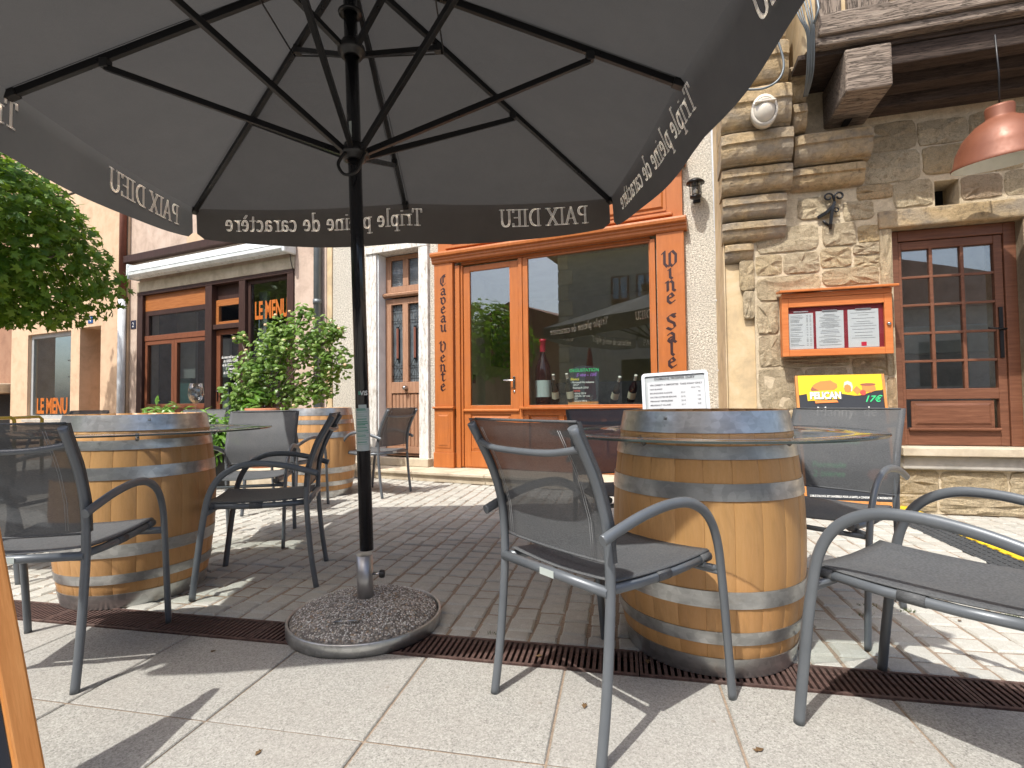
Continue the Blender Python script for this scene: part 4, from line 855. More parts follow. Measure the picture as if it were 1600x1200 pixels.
for x_ in (-.98, -.78): box('stud', 'old_post', sh, x_, x_ + .16, jy - .02, jy + .1, 3.772, 6.5, .01)
for x_ in (-.62, 1.0): MB().box(-.09, .09, jy - .015, jy + .1, 0, 1.6).build('brace', 'old_post', sh, .01, T(x_, 0, 3.772) @ RY(.45))
for x_ in (.3, 1.9): box('stud', 'old_post', sh, x_, x_ + .2, jy - .02, jy + .1, 3.772, 6.5, .01)
box('roof', 'roof_tile', sh, -1.8, 3.7, -.9, 4, 6.5, 6.65)
# iron bracket
ib = thing('iron_bracket', 'wrought iron scroll bracket fixed to the stone wall above the menu box', 'bracket', STN @ T(-.80, -.02, 2.30))
def scroll(c, r, a0, a1, sgn=1, n=14): return [(c[0] + r * (1 - .55 * i / n) * math.cos(a0 + (a1 - a0) * i / n), -.03, c[1] + r * (1 - .55 * i / n) * math.sin(a0 + (a1 - a0) * i / n)) for i in range(n + 1)]
MB().tube([(.02, .0, .03), (.015, -.03, .06), (.03, -.035, .18), (.05, -.03, .24)], .011, 8, square=True).tube([(.05, -.03, .24)] + scroll((.085, .285), .035, PI, -PI), .008, 7).tube([(.05, -.03, .24)] + scroll((.005, .285), .035, 0, 2 * PI), .008, 7).tube([(.05, -.03, .22), (-.01, -.02, .16), (-.07, .0, .13)], .012, 7, square=True).tube(scroll((.06, .17), .024, PI, -PI), .006, 6).tube([(.02, .01, .05), (-.03, .0, .10)], .01, 7).build('scroll_iron', 'black_metal', ib)
# oval lamp
bl = thing('bulkhead_lamp', 'oval stone-coloured bulkhead lamp on the carved corbel', 'lamp', STN @ T(-1.33, -.40, 3.20))
m = MB()
pr = [(.001, -.10)] + [(.088 * math.cos(t_), -.10 * math.sin(t_)) for t_ in np.linspace(PI / 2 - .1, 0, 8)]
m.lathe(pr, 28, sx=1, sy=1.32, c=(0, 0, 0)); m.build('dome', 'bulkhead', bl, 0, RX(PI / 2) @ Matrix.Scale(-1, 4, (0, 0, 1)))
MB().lathe([(.08, -.02), (.097, -.02), (.097, .05), (.08, .05)], 28, sy=1.30).build('rim', 'bulkhead', bl, 0, RX(PI / 2))
MB().box(-.075, .075, -.108, -.05, .035, .05).build('visor', 'bulkhead', bl, .01)
# hanging copper lamp
cl = thing('copper_pendant_lamp', 'copper painted factory pendant lamp hanging under the timber jetty', 'lamp', T(3.46, 3.62, 2.56) @ RY(math.radians(-7)) @ RX(math.radians(6)))
MB().lathe([(.285, 0), (.287, .012), (.272, .03), (.255, .11), (.21, .20), (.14, .27), (.085, .30), (.078, .31), (.082, .37), (.075, .385), (.0001, .39)], 48).build('shade', 'copper_paint', cl)
MB().lathe([(.283, .0), (.268, .012), (.248, .10), (.205, .19), (.13, .26), (.0001, .29)], 48).build('reflector', 'lamp_inner', cl)
MB().lathe([(.0001, .08), (.035, .10), (.05, .15), (.03, .22), (.02, .26)], 18).build('bulb', 'capsule_white', cl)
MB().tube([(0, 0, .38), (.01, .0, .6), (.0, 0, .86)], .006, 6).build('cable', 'black_plastic', cl)
# cables on the corner
cc = thing('corner_cables', 'looping bundle of grey cables at the corner of the timbered storey', 'cable', STN)
m = MB()
for k in range(6):
    o_ = k * .012; m.tube(smooth([(-1.16 + o_ * 2, -.60 - .01 * (k % 2), 4.0), (-1.12 + o_ * 1.6, -.66 + .012 * (k % 3), 3.75), (-1.06 + o_ * .8, -.62, 3.62), (-1.04 + o_ * .7, -.5 - .01 * (k % 2), 3.4), (-1.03 + o_ * .4, -.36, 3.3)]), .0055, 6)
m.tube([(-1.0, -.64, 3.95), (-.99, -.67, 3.78), (-1.02, -.66, 3.68)], .009, 6)
m.tube(smooth([(-1.5, -.5, 3.36), (-1.35, -.52, 3.33), (-1.24, -.52, 3.38), (-1.20, -.52, 3.5), (-1.24, -.52, 3.7), (-1.3, -.52, 3.9)]), .009, 8)
m.build('cable', 'zinc_pipe', cc)
# menu box
mb = thing('menu_display_box', 'orange wooden menu display case with three menu pages on the stone wall', 'menu case', STN @ T(-1.185, -.02, 1.265))
W_, H_, D_ = .79, .48, .11
for (a, b, z0, z1) in ((0, .05, 0, H_), (W_ - .055, W_, 0, H_), (.05, W_ - .055, 0, .055), (.05, W_ - .055, H_ - .075, H_)): box('frame', 'box_wood', mb, a, b, -D_, -D_ + .03, z0, z1)
box('case_body', 'box_wood', mb, .004, W_ - .004, -D_ + .032, -.0, .004, H_ + .035); box('backing', 'red_backing', mb, .05, W_ - .055, -D_ + .026, -D_ + .0315, .055, H_ - .075, 0)
box('head_board', 'box_wood', mb, 0, W_, -D_ - .003, -D_ + .03, H_ + .002, H_ + .04); box('pane', 'clear_glass', mb, .05, W_ - .055, -D_ + .012, -D_ + .015, .055, H_ - .075, 0)
MB().box(-.02, W_ + .035, -D_ - .05, .0, 0, .018).build('roof_board', 'box_wood', mb, .003, T(0, 0, H_ + .06) @ RX(.10))
for i, (a, b) in enumerate(((.055, .235), (.255, .455), (.485, .70))):
    pg = box('menu_page', 'paper', mb, a, b, -D_ + .022, -D_ + .0245, .06, .365 - (.01 if i == 0 else 0), 0); m = MB(); rr = random.Random(i)
    z = .335
    while z > .085:
        cx_ = (a + b) / 2; hw = (b - a) * rr.uniform(.15, .42)
        if i == 2 and z < .13: break
        if i == 0: m.box(a + .012, a + .012 + (b - a) * rr.uniform(.3, .55), -D_ + .0212, -D_ + .0217, z, z + .0024); m.box(b - .05, b - .038, -D_ + .0212, -D_ + .0217, z, z + .0024); m.box(b - .026, b - .014, -D_ + .0212, -D_ + .0217, z, z + .0024)
        else: m.box(cx_ - hw, cx_ + hw, -D_ + .0212, -D_ + .0217, z, z + .0024)
        z -= rr.choice((.009, .012, .018)) if i < 2 else rr.choice((.018, .026))
    m.build('print', 'ink', pg); box('clip', 'aluminium', mb, (a + b) / 2 - .055, (a + b) / 2 + .055, -D_ + .016, -D_ + .0195, .362, .372)
box('stamp', 'wax_red', mb, .575, .612, -D_ + .0205, -D_ + .0218, .07, .102, 0)
MB().lathe([(.0001, 0), (.014, 0), (.014, .01), (.007, .016), (.0001, .016)], 14).build('lock', 'steel', mb, 0, T(W_ - .028, -D_, .235) @ RX(PI / 2))
# beer menu board leaning on the wall
pb = thing('beer_menu_board', 'yellow and black PELICAN chalkboard leaning on the stone wall behind a chair', 'menu board', STN @ T(-1.07, -.30, .0) @ RX(-.20))
Wb = .60; Hb = 1.13
box('board', 'slate_board', pb, 0, Wb, 0, .02, .13, Hb, .003); box('frame', 'board_wood', pb, -.02, -.001, -.004, .03, .0, Hb, .003); box('frame', 'board_wood', pb, Wb + .001, Wb + .02, -.004, .03, .0, Hb, .003); box('bottom_bar', 'board_wood', pb, 0, Wb, .0, .028, .085, .128, .003)
m = MB(); pts = [(0, Hb)] + [(0, Hb - .165)] + [(x_, Hb - .165 + .02 * math.sin(x_ * 9) + (.05 if x_ > .42 else 0) * min(1, (x_ - .42) * 8)) for x_ in np.linspace(.02, Wb - .01, 16)] + [(Wb, Hb - .125), (Wb, Hb)]
m.add([(x_, -.0015, z) for x_, z in pts], [tuple(range(len(pts)))]); m.build('yellow_header', 'yellow_print', pb)
def blob(name, mat, cx_, cz, rx, rz, y, n=18, wob=0.1, seed=1):
    rr = random.Random(seed); m = MB(); vs = [(cx_ + rx * (1 + rr.uniform(-wob, wob)) * math.cos(2 * PI * i / n), y, cz + rz * (1 + rr.uniform(-wob, wob)) * math.sin(2 * PI * i / n)) for i in range(n)]
    m.add(vs, [tuple(range(n))]); return m.build(name, mat, pb)
blob('print_shape', 'label_cream', .36, Hb - .10, .035, .05, -.003, 8); blob('print_shape', 'orange_print', .355, Hb - .115, .028, .035, -.0035, 8); blob('print_shape', 'brown_print', .12, Hb - .12, .03, .03, -.003)
blob('print_shape', 'orange_print', .20, Hb - .09, .09, .045, -.0032, 16, .15, 4); blob('print_shape', 'orange_print', .42, Hb - .13, .03, .035, -.003, 4, .1, 3); blob('print_shape', 'orange_print', .50, Hb - .115, .05, .035, -.003, 16, .12, 5); blob('print_shape', 'chalk_red', .46, Hb - .15, .022, .022, -.0036, 10, .1)
blob('print_shape', 'brown_print', .50, Hb - .085, .055, .012, -.0034)
m = MB(); m.add([(.06, -.004, Hb - .215), (.30, -.004, Hb - .20), (.31, -.004, Hb - .125), (.055, -.004, Hb - .135)], [(0, 1, 2, 3)]); m.build('banner', 'yellow_print', pb)
o = put_text('lettering', 'PELICAN', .078, 'chalk', pb, .078, -.0055, Hb - .197, thick=.0035, xs=.74); o = put_text('lettering_shadow', 'PELICAN', .080, 'ink', pb, .081, -.0048, Hb - .201, thick=.0045, xs=.735)
m = MB(); m.add([(.115, -.0045, Hb - .235), (.28, -.0045, Hb - .228), (.27, -.0045, Hb - .208), (.11, -.0045, Hb - .213)], [(0, 1, 2, 3)]); m.build('banner', 'orange_print', pb)
put_text('chalk_price', '17\u20ac', .07, 'chalk_green', pb, .46, -.003, Hb - .225, shear=.4, thick=.0012); put_text('chalk_lines', 'Manny  de', .115, 'chalk', pb, .11, -.003, Hb - .34, thick=-.0015, xs=.9, shear=.1)
put_text('chalk_lines', '4 bi\u00e8res au choix\nPlanche mixte', .06, 'chalk_green', pb, .06, -.003, Hb - .50, thick=.0008, shear=.2); put_text('chalk_lines', 'Formule\n2 bi\u00e8res', .07, 'chalk_green', pb, .05, -.003, .38, thick=.0008, shear=.2); blob('print_shape', 'brown_print', .5, .33, .07, .05, -.003)
put_text('warning_text', "L'ABUS D'ALCOOL EST DANGEREUX POUR LA SANTE, A CONSOMMER AVEC MODERATION", .022, 'chalk', pb, .02, -.003, .15, thick=.0006, xs=.62)
# framed price stand
ps = thing('price_stand', 'grey framed wine price board on a stand in front of the shop window', 'sign', T(1.20, 4.80, 0) @ RZ(-.35) @ T(0, 0, .67) @ RY(-.045) @ RX(-.18))
fr = MB(); a0 = [(.0, .0), (.58, .0), (.58, .50)]
def rrect(x0, x1, z0, z1, r, n=5):
    pts = []
    for cx_, cz, st in ((x1 - r, z1 - r, 0), (x0 + r, z1 - r, 90), (x0 + r, z0 + r, 180), (x1 - r, z0 + r, 270)):
        pts += [(cx_ + r * math.cos(math.radians(st + 90 * i / n)), cz + r * math.sin(math.radians(st + 90 * i / n))) for i in range(n + 1)]
    return pts
A = rrect(0, .58, 0, .50, .035); B = rrect(.028, .552, .028, .472, .012); n = len(A)
fr.add([(x_, -.012, z) for x_, z in A] + [(x_, -.012, z) for x_, z in B] + [(x_, .018, z) for x_, z in A] + [(x_, .0, z) for x_, z in B], [(i, (i + 1) % n, (i + 1) % n + n, i + n) for i in range(n)] + [(i, i + 2 * n, (i + 1) % n + 2 * n, (i + 1) % n) for i in range(n)] + [(i + n, (i + 1) % n + n, (i + 1) % n + 3 * n, i + 3 * n) for i in range(n)]); fr.build('frame', 'white_pvc', ps)
MB().prism(rrect(.002, .578, .002, .498, .034), .002, .016).build('backing', 'frame_grey', ps); box('price_sheet', 'paper', ps, .05, .545, -.003, .0, .03, .415, 0)
put_text('sheet_text', "DOMAINE PROSPER DURY", .030, 'ink', ps, .29, -.0035, .435, align='CENTER', thick=.0006); put_text('sheet_text', "VIN DIRECT A EMPORTER  TAKE AWAY ONLY", .022, 'ink', ps, .30, -.0045, .378, align='CENTER', thick=.0006)
put_text('sheet_text', "NOS BLANCS\n\nBOURGOGNE ALIGOTE\n\nHAUTES COTES DE BEAUNE\n\nPERNAND VERGELESSES\n\nMEURSAULT VILLAGE\n\nNOS ROUGES", .0185, 'ink', ps, .07, -.0045, .34, thick=.0004); put_text('sheet_text', "PRIX TTC\n\n9\u20ac\n\n12\u20ac\n\n18\u20ac\n\n24\u20ac", .0185, 'ink', ps, .51, -.0045, .34, align='RIGHT'); put_text('sheet_text', "2019\n\n2018\n\n2018\n\n2017", .0185, 'ink', ps, .36, -.0045, .30, align='CENTER')
MB().tube([(.29, .03, .1), (.29, .03, -.66)], .02, 10).build('pole', 'frame_grey', ps); MB().lathe([(.0001, -.68), (.16, -.68), (.16, -.665), (.0001, -.655)], 24, (.29, .03, 0)).build('foot', 'frame_grey', ps)

# cable ramp
cr = thing('cable_ramp', 'black rubber cable protector ramp with yellow lid along the cobbles', 'cable ramp', T(2.62, 2.3, 0) @ RZ(-.235))
for k in range(4):
    y0 = -.30 + k * .60; pr = [(-.15, .002), (-.06, .045), (.06, .045), (.15, .002)]
    m = MB(); vs = [(x_, y0 + .002, z) for x_, z in pr] + [(x_, y0 + .596, z) for x_, z in pr]; m.add(vs, [(0, 1, 5, 4), (1, 2, 6, 5), (2, 3, 7, 6), (0, 3, 2, 1), (4, 5, 6, 7), (0, 4, 7, 3)])
    for i in range(4):
        for j in range(14): x_ = -.135 + i * .024; z = .005 + i * .0118; m.box(x_ - .003, x_ + .009, y0 + .02 + j * .042, y0 + .042 + j * .042, z, z + .007)
    m.build('rubber_section', 'black_rubber', cr); m = MB(); m.box(-.045, .06, y0 + .004, y0 + .594, .046, .052)
    for j in range(6): m.box(-.058, -.044, y0 + .03 + j * .1, y0 + .08 + j * .1, .0462, .0518)
    m.build('yellow_lid', 'yellow_rubber', cr)

# ------------------------------------------------------------------ barrels
HZ = .88
def R_(z, Rb=.348, Re=.298): return Re + (Rb - Re) * (1 - ((z - HZ / 2) / (HZ / 2)) ** 2)
NS = 23
def stave_mesh():
    m = MB(); a = PI / NS * .998; zs = np.linspace(0, HZ, 11); vs = []
    for z in zs:
        r = R_(z)
        for ang, rr_ in ((-a, -.0008), (-a * .96, 0), (0, .0006), (a * .96, 0), (a, -.0008), (a, -.028), (-a, -.028)): vs.append(((r + rr_) * math.cos(ang), (r + rr_) * math.sin(ang), z))
    n = 7; fs = [(i * n + j, i * n + (j + 1) % n, (i + 1) * n + (j + 1) % n, (i + 1) * n + j) for i in range(len(zs) - 1) for j in range(n)] + [tuple(range(n)), tuple(range((len(zs) - 1) * n, len(zs) * n))[::-1]]
    m.add(vs, fs, True); m.sm[-2:] = [False, False]; return m
hoops = [(.0, .066), (.115, .158), (.238, .294), (.586, .642), (.720, .763), (.806, .8795)]
def make_barrel(label, M):
    b = thing('oak_wine_barrel', label, 'barrel', M, 'oak barrels used as tables')
    sm_ = stave_mesh().mesh('stave', 'oak')
    for i in range(NS): part('stave', sm_, b, RZ(2 * PI * i / NS))
    for z0, z1 in hoops:
        zz = np.linspace(z0, z1, 4); MB().lathe([(R_(z) + .003, z) for z in zz], 80).lathe([(R_(z1) - .002, z1), (R_(z1) + .003, z1)], 80).lathe([(R_(z0) - .002, z0), (R_(z0) + .003, z0)], 80).build('hoop', 'galvanised', b)
        mid = (z0 + z1) / 2; m = MB()
        for dz in (-.012, .012): m.lathe([(.0001, .0035), (.005, .0025), (.007, 0)], 8, (0, 0, 0)); 
        m2 = MB(); ang = (z0 * 7) % 6 + 4.2
        for dz in (-.013, .013):
            for t_ in np.linspace(0, 2 * PI, 8, endpoint=False): pass
            r = R_(mid) + .0035; m2.add([(r - .001, -.006, mid + dz - .006), (r - .001, .006, mid + dz - .006), (r - .001, .006, mid + dz + .006), (r - .001, -.006, mid + dz + .006), (r + .004, 0, mid + dz)], [(0, 1, 4), (1, 2, 4), (2, 3, 4), (3, 0, 4)], True)
        m2.build('rivet', 'galvanised', b, 0, RZ(ang))
    for k in range(7):
        x0 = -.27 + k * .54 / 7; x1 = x0 + .54 / 7 - .001; R0 = .27; pts = []
        for i in range(7): x_ = x0 + (x1 - x0) * i / 6; pts.append((x_, math.sqrt(max(0, R0 ** 2 - x_ ** 2))))
        poly = pts + [(x_, -y_) for x_, y_ in pts[::-1]]
        m = MB(); n = len(poly); m.add([(x_, y_, HZ - .034) for x_, y_ in poly] + [(x_, y_, HZ - .055) for x_, y_ in poly], [tuple(range(n)), tuple(range(2 * n - 1, n - 1, -1))] + [(i, i + n, (i + 1) % n + n, (i + 1) % n) for i in range(n)]); m.build('head_board', 'head_wood', b)
    return b
B1 = Vector((.745, 2.06, 0)); B2 = Vector((-1.92, 2.70, 0)); B3 = Vector((-1.98, 5.42, 0))
brl = make_barrel('oak barrel in the right foreground with a round glass shelf', T(*B1) @ RZ(.4))
copy_tree(brl, T(*B2) @ RZ(1.9), 'oak barrel on the left with a wine glass standing on top'); copy_tree(brl, T(*B3) @ RZ(3.0), 'smaller looking oak barrel far back near the house door')
def glass_ring(label, c, Ro, z):
    g_ = thing('glass_table_ring', label, 'glass tabletop', T(c.x, c.y, z), 'round glass tabletops fitted round barrels')
    MB().lathe([(.345, 0), (Ro - .002, 0), (Ro, .002), (Ro, .006), (Ro - .002, .008), (.345, .008)], 96, close=True).build('glass', 'table_glass', g_)
    MB().lathe([(Ro + .0005, .0005), (Ro + .0015, .004), (Ro + .0005, .0075)], 128).build('polished_edge', 'glass_edge', g_)
    for k in range(4):
        a = k * PI / 2 + .6; MB().tube([(.335 * math.cos(a), .335 * math.sin(a), -.03), (.36 * math.cos(a), .36 * math.sin(a), -.002)], .008, 8).build('support_clip', 'steel', g_)
glass_ring('round glass shelf around the right foreground barrel', B1, .60, .793); glass_ring('round glass shelf around the left barrel', B2, .62, .793)
wg = thing('wine_glass', 'used stemmed wine glass standing on the left barrel', 'wine glass', T(-1.69, 2.80, HZ - .033))
MB().lathe([(.0001, 0), (.033, .001), (.033, .003), (.006, .008), (.004, .02), (.0038, .075), (.012, .085), (.03, .103), (.0375, .13), (.036, .155), (.030, .19), (.0293, .19), (.0352, .155), (.0367, .13), (.029, .105), (.011, .088), (.0001, .084)], 40).build('glass', 'stem_glass', wg)
MB().lathe([(.0001, .0885), (.012, .0895), (.024, .1015), (.0001, .1015)], 28).build('wine_rest', 'label_cream', wg)

# ------------------------------------------------------------------ chairs
UPR = [(-.285, 0), (-.262, .15), (-.245, .32), (-.238, .46), (-.25, .60), (-.29, .72), (-.365, .855)]
def upr_y(z): 
    for (a, za), (b, zb) in zip(UPR[:-1], UPR[1:]):
        if z <= zb: return a + (b - a) * (z - za) / (zb - za)
    return UPR[-1][0]
def make_chair(label):
    c = thing('terrace_armchair', label, 'chair', Matrix.Identity(4), 'grey mesh armchairs on the terrace')
    for s in (-1, 1):
        MB().tube(smooth([(s * .225, y, z) for y, z in UPR]), .0135, 14).build('back_upright', 'chair_frame', c)
        arm = [(s * .262, .265, 0), (s * .262, .245, .18), (s * .263, .222, .36), (s * .266, .195, .49), (s * .268, .145, .575), (s * .268, .065, .622), (s * .266, -.03, .632), (s * .262, -.14, .618), (s * .256, -.235, .592), (s * .252, -.295, .572)]
        MB().tube(smooth(arm), .0115, 14, ry=.0152, up=(0, 1, 0)).build('arm_and_front_leg', 'chair_frame', c)
        MB().tube([(s * .207, -.232, .425), (s * .207, -.1, .418), (s * .207, .06, .418), (s * .207, .235, .428)], .0145, 10).build('side_rail', 'chair_frame', c)
        for ya, yb in ((.185, .236), (-.03, .03)): MB().tube([(s * .207, ya, .4262 if ya > .1 else .4185), (s * .207, yb, .4285 if ya > .1 else .4185)], .0162, 12).build('fabric_sleeve', 'sling_seat', c)
        MB().tube([(s * .20, .19, .410), (s * .262, .215, .405)], .010, 8).build('bracket', 'chair_frame', c)
        st_ = MB(); zz = np.linspace(.51, .845, 8)
        for dx in (.028, .036): st_.tube([(s * (.205 - dx), upr_y(z) + .004 - .008, z) for z in zz], .0009, 4)
        st_.build('seam', 'seam', c)
    MB().tube([(-.262, .212, .396), (.262, .212, .396)], .010, 10).build('front_crossbar', 'chair_frame', c)
    MB().tube([(-.225, -.242, .425), (.225, -.242, .425)], .0145, 10).build('rear_crossbar', 'chair_frame', c)
    MB().tube(smooth([(-.222, -.335, .80), (-.13, -.352, .785), (0, -.358, .782), (.13, -.352, .785), (.222, -.335, .80)]), .0095, 10).build('back_crossbar', 'chair_frame', c)
    # seat sling wrapped over the side rails
    m = MB(); ny = 12; prof = [(-.214, .443), (-.205, .4465), (-.16, .442), (-.08, .437), (0, .435), (.08, .437), (.16, .442), (.205, .4465), (.214, .443)]
    n = len(prof); vs = []
    for i in range(ny + 1):
        y = -.225 + .46 * i / ny; e = .010 * (abs(i / ny - .5) * 2) ** 2
        for x_, z in prof: vs.append((x_, y, z - .006 + e))
    m.add(vs, [(i * n + j, i * n + j + 1, (i + 1) * n + j + 1, (i + 1) * n + j) for i in range(ny) for j in range(n - 1)], True)
    o = m.build('seat_sling', 'sling_seat', c); so_ = o.modifiers.new('t', 'SOLIDIFY'); so_.thickness = .003
    # back sling
    m = MB(); zz = np.linspace(.495, .862, 12); xx = [-.240, -.2395, -.22, -.18, -.09, 0, .09, .18, .22, .2395, .240]; vs = []
    for z in zz:
        for x_ in xx:
            e = (1 - (x_ / .225) ** 2) if abs(x_) < .225 else 0
            vs.append((x_, upr_y(z) - .014 * e + (.0155 if abs(x_) < .2396 else .0), z + .008 * (1 - e)))
    n = len(xx); m.add(vs, [(i * n + j, i * n + j + 1, (i + 1) * n + j + 1, (i + 1) * n + j) for i in range(len(zz) - 1) for j in range(n - 1)], True)
    o = m.build('back_sling', 'sling', c)
    for zc, dz in ((.497, -.002), (.862, .006)): MB().tube([(x_, upr_y(zc) - .014 * (1 - (x_ / .225) ** 2) + .0155, zc + dz) for x_ in np.linspace(-.225, .225, 9)], .004, 6).build('hem', 'sling_seat', c)
    box('maker_tag', 'sticker', c, -.03, .03, -.2585, -.2575, .416, .436, 0)
    return c
def chair_M(rm, f):
    f = Vector((f[0], f[1], 0)).normalized(); r = Vector((f.y, -f.x, 0)); M = Matrix((r, f, (0, 0, 1))).transposed().to_4x4()
    M.translation = Vector((rm[0], rm[1], 0)) + f * .275; return M
ch0 = make_chair('grey mesh armchair in the centre right foreground seen from behind'); ch0.matrix_world = chair_M((.08, 1.519), (.79, .613))
def front(fm, f): f = Vector(f).normalized(); return (fm[0] - f.x * .54, fm[1] - f.y * .54)
CH = [(front((1.02, 1.659), (-.548, .836)), (-.548, .836), 'grey armchair at the right edge with its seat facing left'),
      ((1.55, 2.49), (-.78, -.62), 'grey armchair behind the right barrel in front of the yellow beer board'),
      ((.575, 3.14), (.2, -.98), 'dark armchair mostly hidden between the middle chair and the right barrel'),
      ((-1.64, 1.687), (-.17, .985), 'grey armchair in the left foreground seen from behind'),
      ((-1.0585, 2.887), (-.97, -.23), 'dark armchair in side view between the left barrel and the parasol pole'),
      ((-1.84, 3.86), (.2, -.98), 'armchair facing the camera with half its pale back in shadow'),
      ((-1.175, 5.3), (-.9, .44), 'small far armchair in front of the faded house door'),
      ((-3.12, 3.02), (1, 0), 'armchair cut off by the left edge beyond the left barrel'),
      ((-3.55, 6.0), (.1, -1), 'distant armchair whose top shows behind the wine glass'),
      ((-5.3, 6.5), (0, -1), 'distant armchair in front of the deep door recess'),
      ((-2.02, 4.35), (.1, 1), 'armchair left of the far barrel, facing the shop fronts')]
for rm, f, lab in CH: copy_tree(ch0, chair_M(rm, f), lab)
# tiny yellow chair arm far left
yc = thing('yellow_tube_chair', 'yellow tubular chair arm showing at the far left edge', 'chair', T(-6.5, 6.75, 0))
MB().tube([(-.5, 0, .77), (.05, 0, .79), (.09, 0, .76), (.10, 0, .66), (.10, 0, 0)], .02, 8).build('arm_tube', 'yellow_metal', yc); MB().tube([(-.5, .4, .77), (.05, .4, .79), (.09, .4, .76), (.10, .4, 0)], .02, 8).build('arm_tube', 'yellow_metal', yc); box('seat', 'varnished_wood', yc, -.45, .08, .02, .38, .42, .46)

# ------------------------------------------------------------------ parasol
UB = Vector((-.6161, 2.2460, 0)); un = Vector((-.026829, -.006317, .99962)); uu = Vector((.99899, .035901, .027039)); uv = Vector((-.036058, .999335, .005347))
UM = Matrix((uu, uv, un)).transposed().to_4x4(); UM.translation = UB
um = thing('square_parasol', 'large dark grey square parasol printed PAIX DIEU over the terrace', 'parasol', UM)
AX, AY, ZE, ZA = 1.4383, 1.3715, 2.297, 2.853
MB().tube([(0, 0, .30), (0, 0, 2.80)], .0285, 24).build('pole', 'black_paint', um)
MB().tube([(0, 0, 2.80), (0, 0, 2.9)], .04, 20).build('hub', 'black_plastic', um)
ends = [(-1, -1), (1, -1), (1, 1), (-1, 1), (0, -1), (1, 0), (0, 1), (-1, 0)]
def rib_p(k, t_): return Vector((AX * k[0] * t_, AY * k[1] * t_, ZA + (ZE - ZA) * t_ - .012 - .04 * math.sin(PI * t_) * 0))
for k in ends:
    mid = (k[0] == 0 or k[1] == 0); r_ = MB().tube([rib_p(k, .03), rib_p(k, .5), rib_p(k, 1.0)], .0115, square=True, ry=.016).build('rib', 'black_metal', um, .002)
    e = rib_p(k, 1.0); d = (e - rib_p(k, .97)).normalized(); MB().tube([e - d * .03, e + d * .02], .019, square=True).build('end_cap', 'black_plastic', r_, .003)
    ts = .725 if mid else .508; q = rib_p(k, ts); MB().tube([q + Vector((0, 0, -.005)), q + Vector((0, 0, -.045))], .018, square=True).build('strut_bracket', 'black_plastic', r_, .004)
    st = MB().tube([(k[0] * .035, k[1] * .035, 2.0), q + Vector((0, 0, -.04))], .0105, square=True, ry=.0125).build('strut', 'black_metal', um, .002)
    if not mid:
        q2 = rib_p(k, .24); MB().tube([(k[0] * .03, k[1] * .03, 2.455), q2 + Vector((0, 0, -.02))], .0105, square=True).build('short_strut', 'black_metal', um)
        MB().tube([q2 + Vector((0, 0, -.0)), q2 + Vector((0, 0, -.04))], .016, square=True).build('strut_bracket', 'black_plastic', r_)
q = [rib_p(k, .26) + Vector((0, 0, -.02)) for k in ends[:4]]
for a, b in zip(q, q[1:] + q[:1]): MB().tube([a, (a + b) / 2 + Vector((0, 0, -.012)), b], .004, 5).build('tension_cord', 'black_plastic', um)
for z, r in ((2.0, .062), (2.455, .058)):
    m = MB().lathe([(.029, -.03), (r * .75, -.03), (r * .8, -.012), (r, -.010), (r, .012), (r * .8, .014), (r * .7, .04), (.029, .04)], 28, (0, 0, z), close=True); m.build('runner', 'black_plastic', um)
MB().lathe([(.029, 0), (.05, -.004), (.052, .004), (.029, .012)], 24, (0, 0, 2.62)).build('collar', 'black_metal', um)
MB().tube(smooth([(-.03, -.045, 1.985), (-.055, -.06, 1.93), (-.03, -.06, 1.885), (.02, -.055, 1.90), (.045, -.05, 1.96), (.05, -.03, 1.99)]), .007, 8).build('crank_loop', 'black_plastic', um)
# canopy skin, with a little sag between the ribs
m = MB(); N = 14
for i in range(8):
    order = [(1, 0), (1, 1), (0, 1), (-1, 1), (-1, 0), (-1, -1), (0, -1), (1, -1)]; a, b = order[i], order[(i + 1) % 8]; base = []
    vs = []; idx = {}
    for r in range(N + 1):
        t_ = r / N
        for s in range(N + 1):
            u_ = s / N; p = Vector((AX * (a[0] * (1 - u_) + b[0] * u_) * t_, AY * (a[1] * (1 - u_) + b[1] * u_) * t_, ZA + (ZE - ZA) * t_ + .004))
            p.z -= .035 * math.sin(PI * u_) * t_ * (1 - .3 * t_) ; idx[(r, s)] = len(vs); vs.append(p)
    fs = [(idx[(r, s)], idx[(r, s + 1)], idx[(r + 1, s + 1)], idx[(r + 1, s)]) for r in range(1, N) for s in range(N)] + [(idx[(0, 0)], idx[(1, s + 1)], idx[(1, s)]) for s in range(N)]
    m.add(vs, fs, True)
cv = m.build('canopy', 'canopy', um)
MB().lathe([(.03, 2.86), (.045, 2.90), (.03, 2.95), (.0001, 2.97)], 16).build('finial', 'black_plastic', um)
for k in ends:
    sm2 = MB(); q0, q1 = rib_p(k, .06), rib_p(k, 1.0); side_ = Vector((-k[1] * AY, k[0] * AX, 0)).normalized()
    for sg in (-1, 1):
        off_ = side_ * (sg * .022); dz = Vector((0, 0, .0125)); sm2.tube([q0 + off_ * .3 + dz, (q0 + q1) / 2 + off_ + dz - Vector((0, 0, .0012)), q1 + off_ + dz - Vector((0, 0, .002))], .0016, 4)
    sm2.build('seam', 'black_plastic', um)
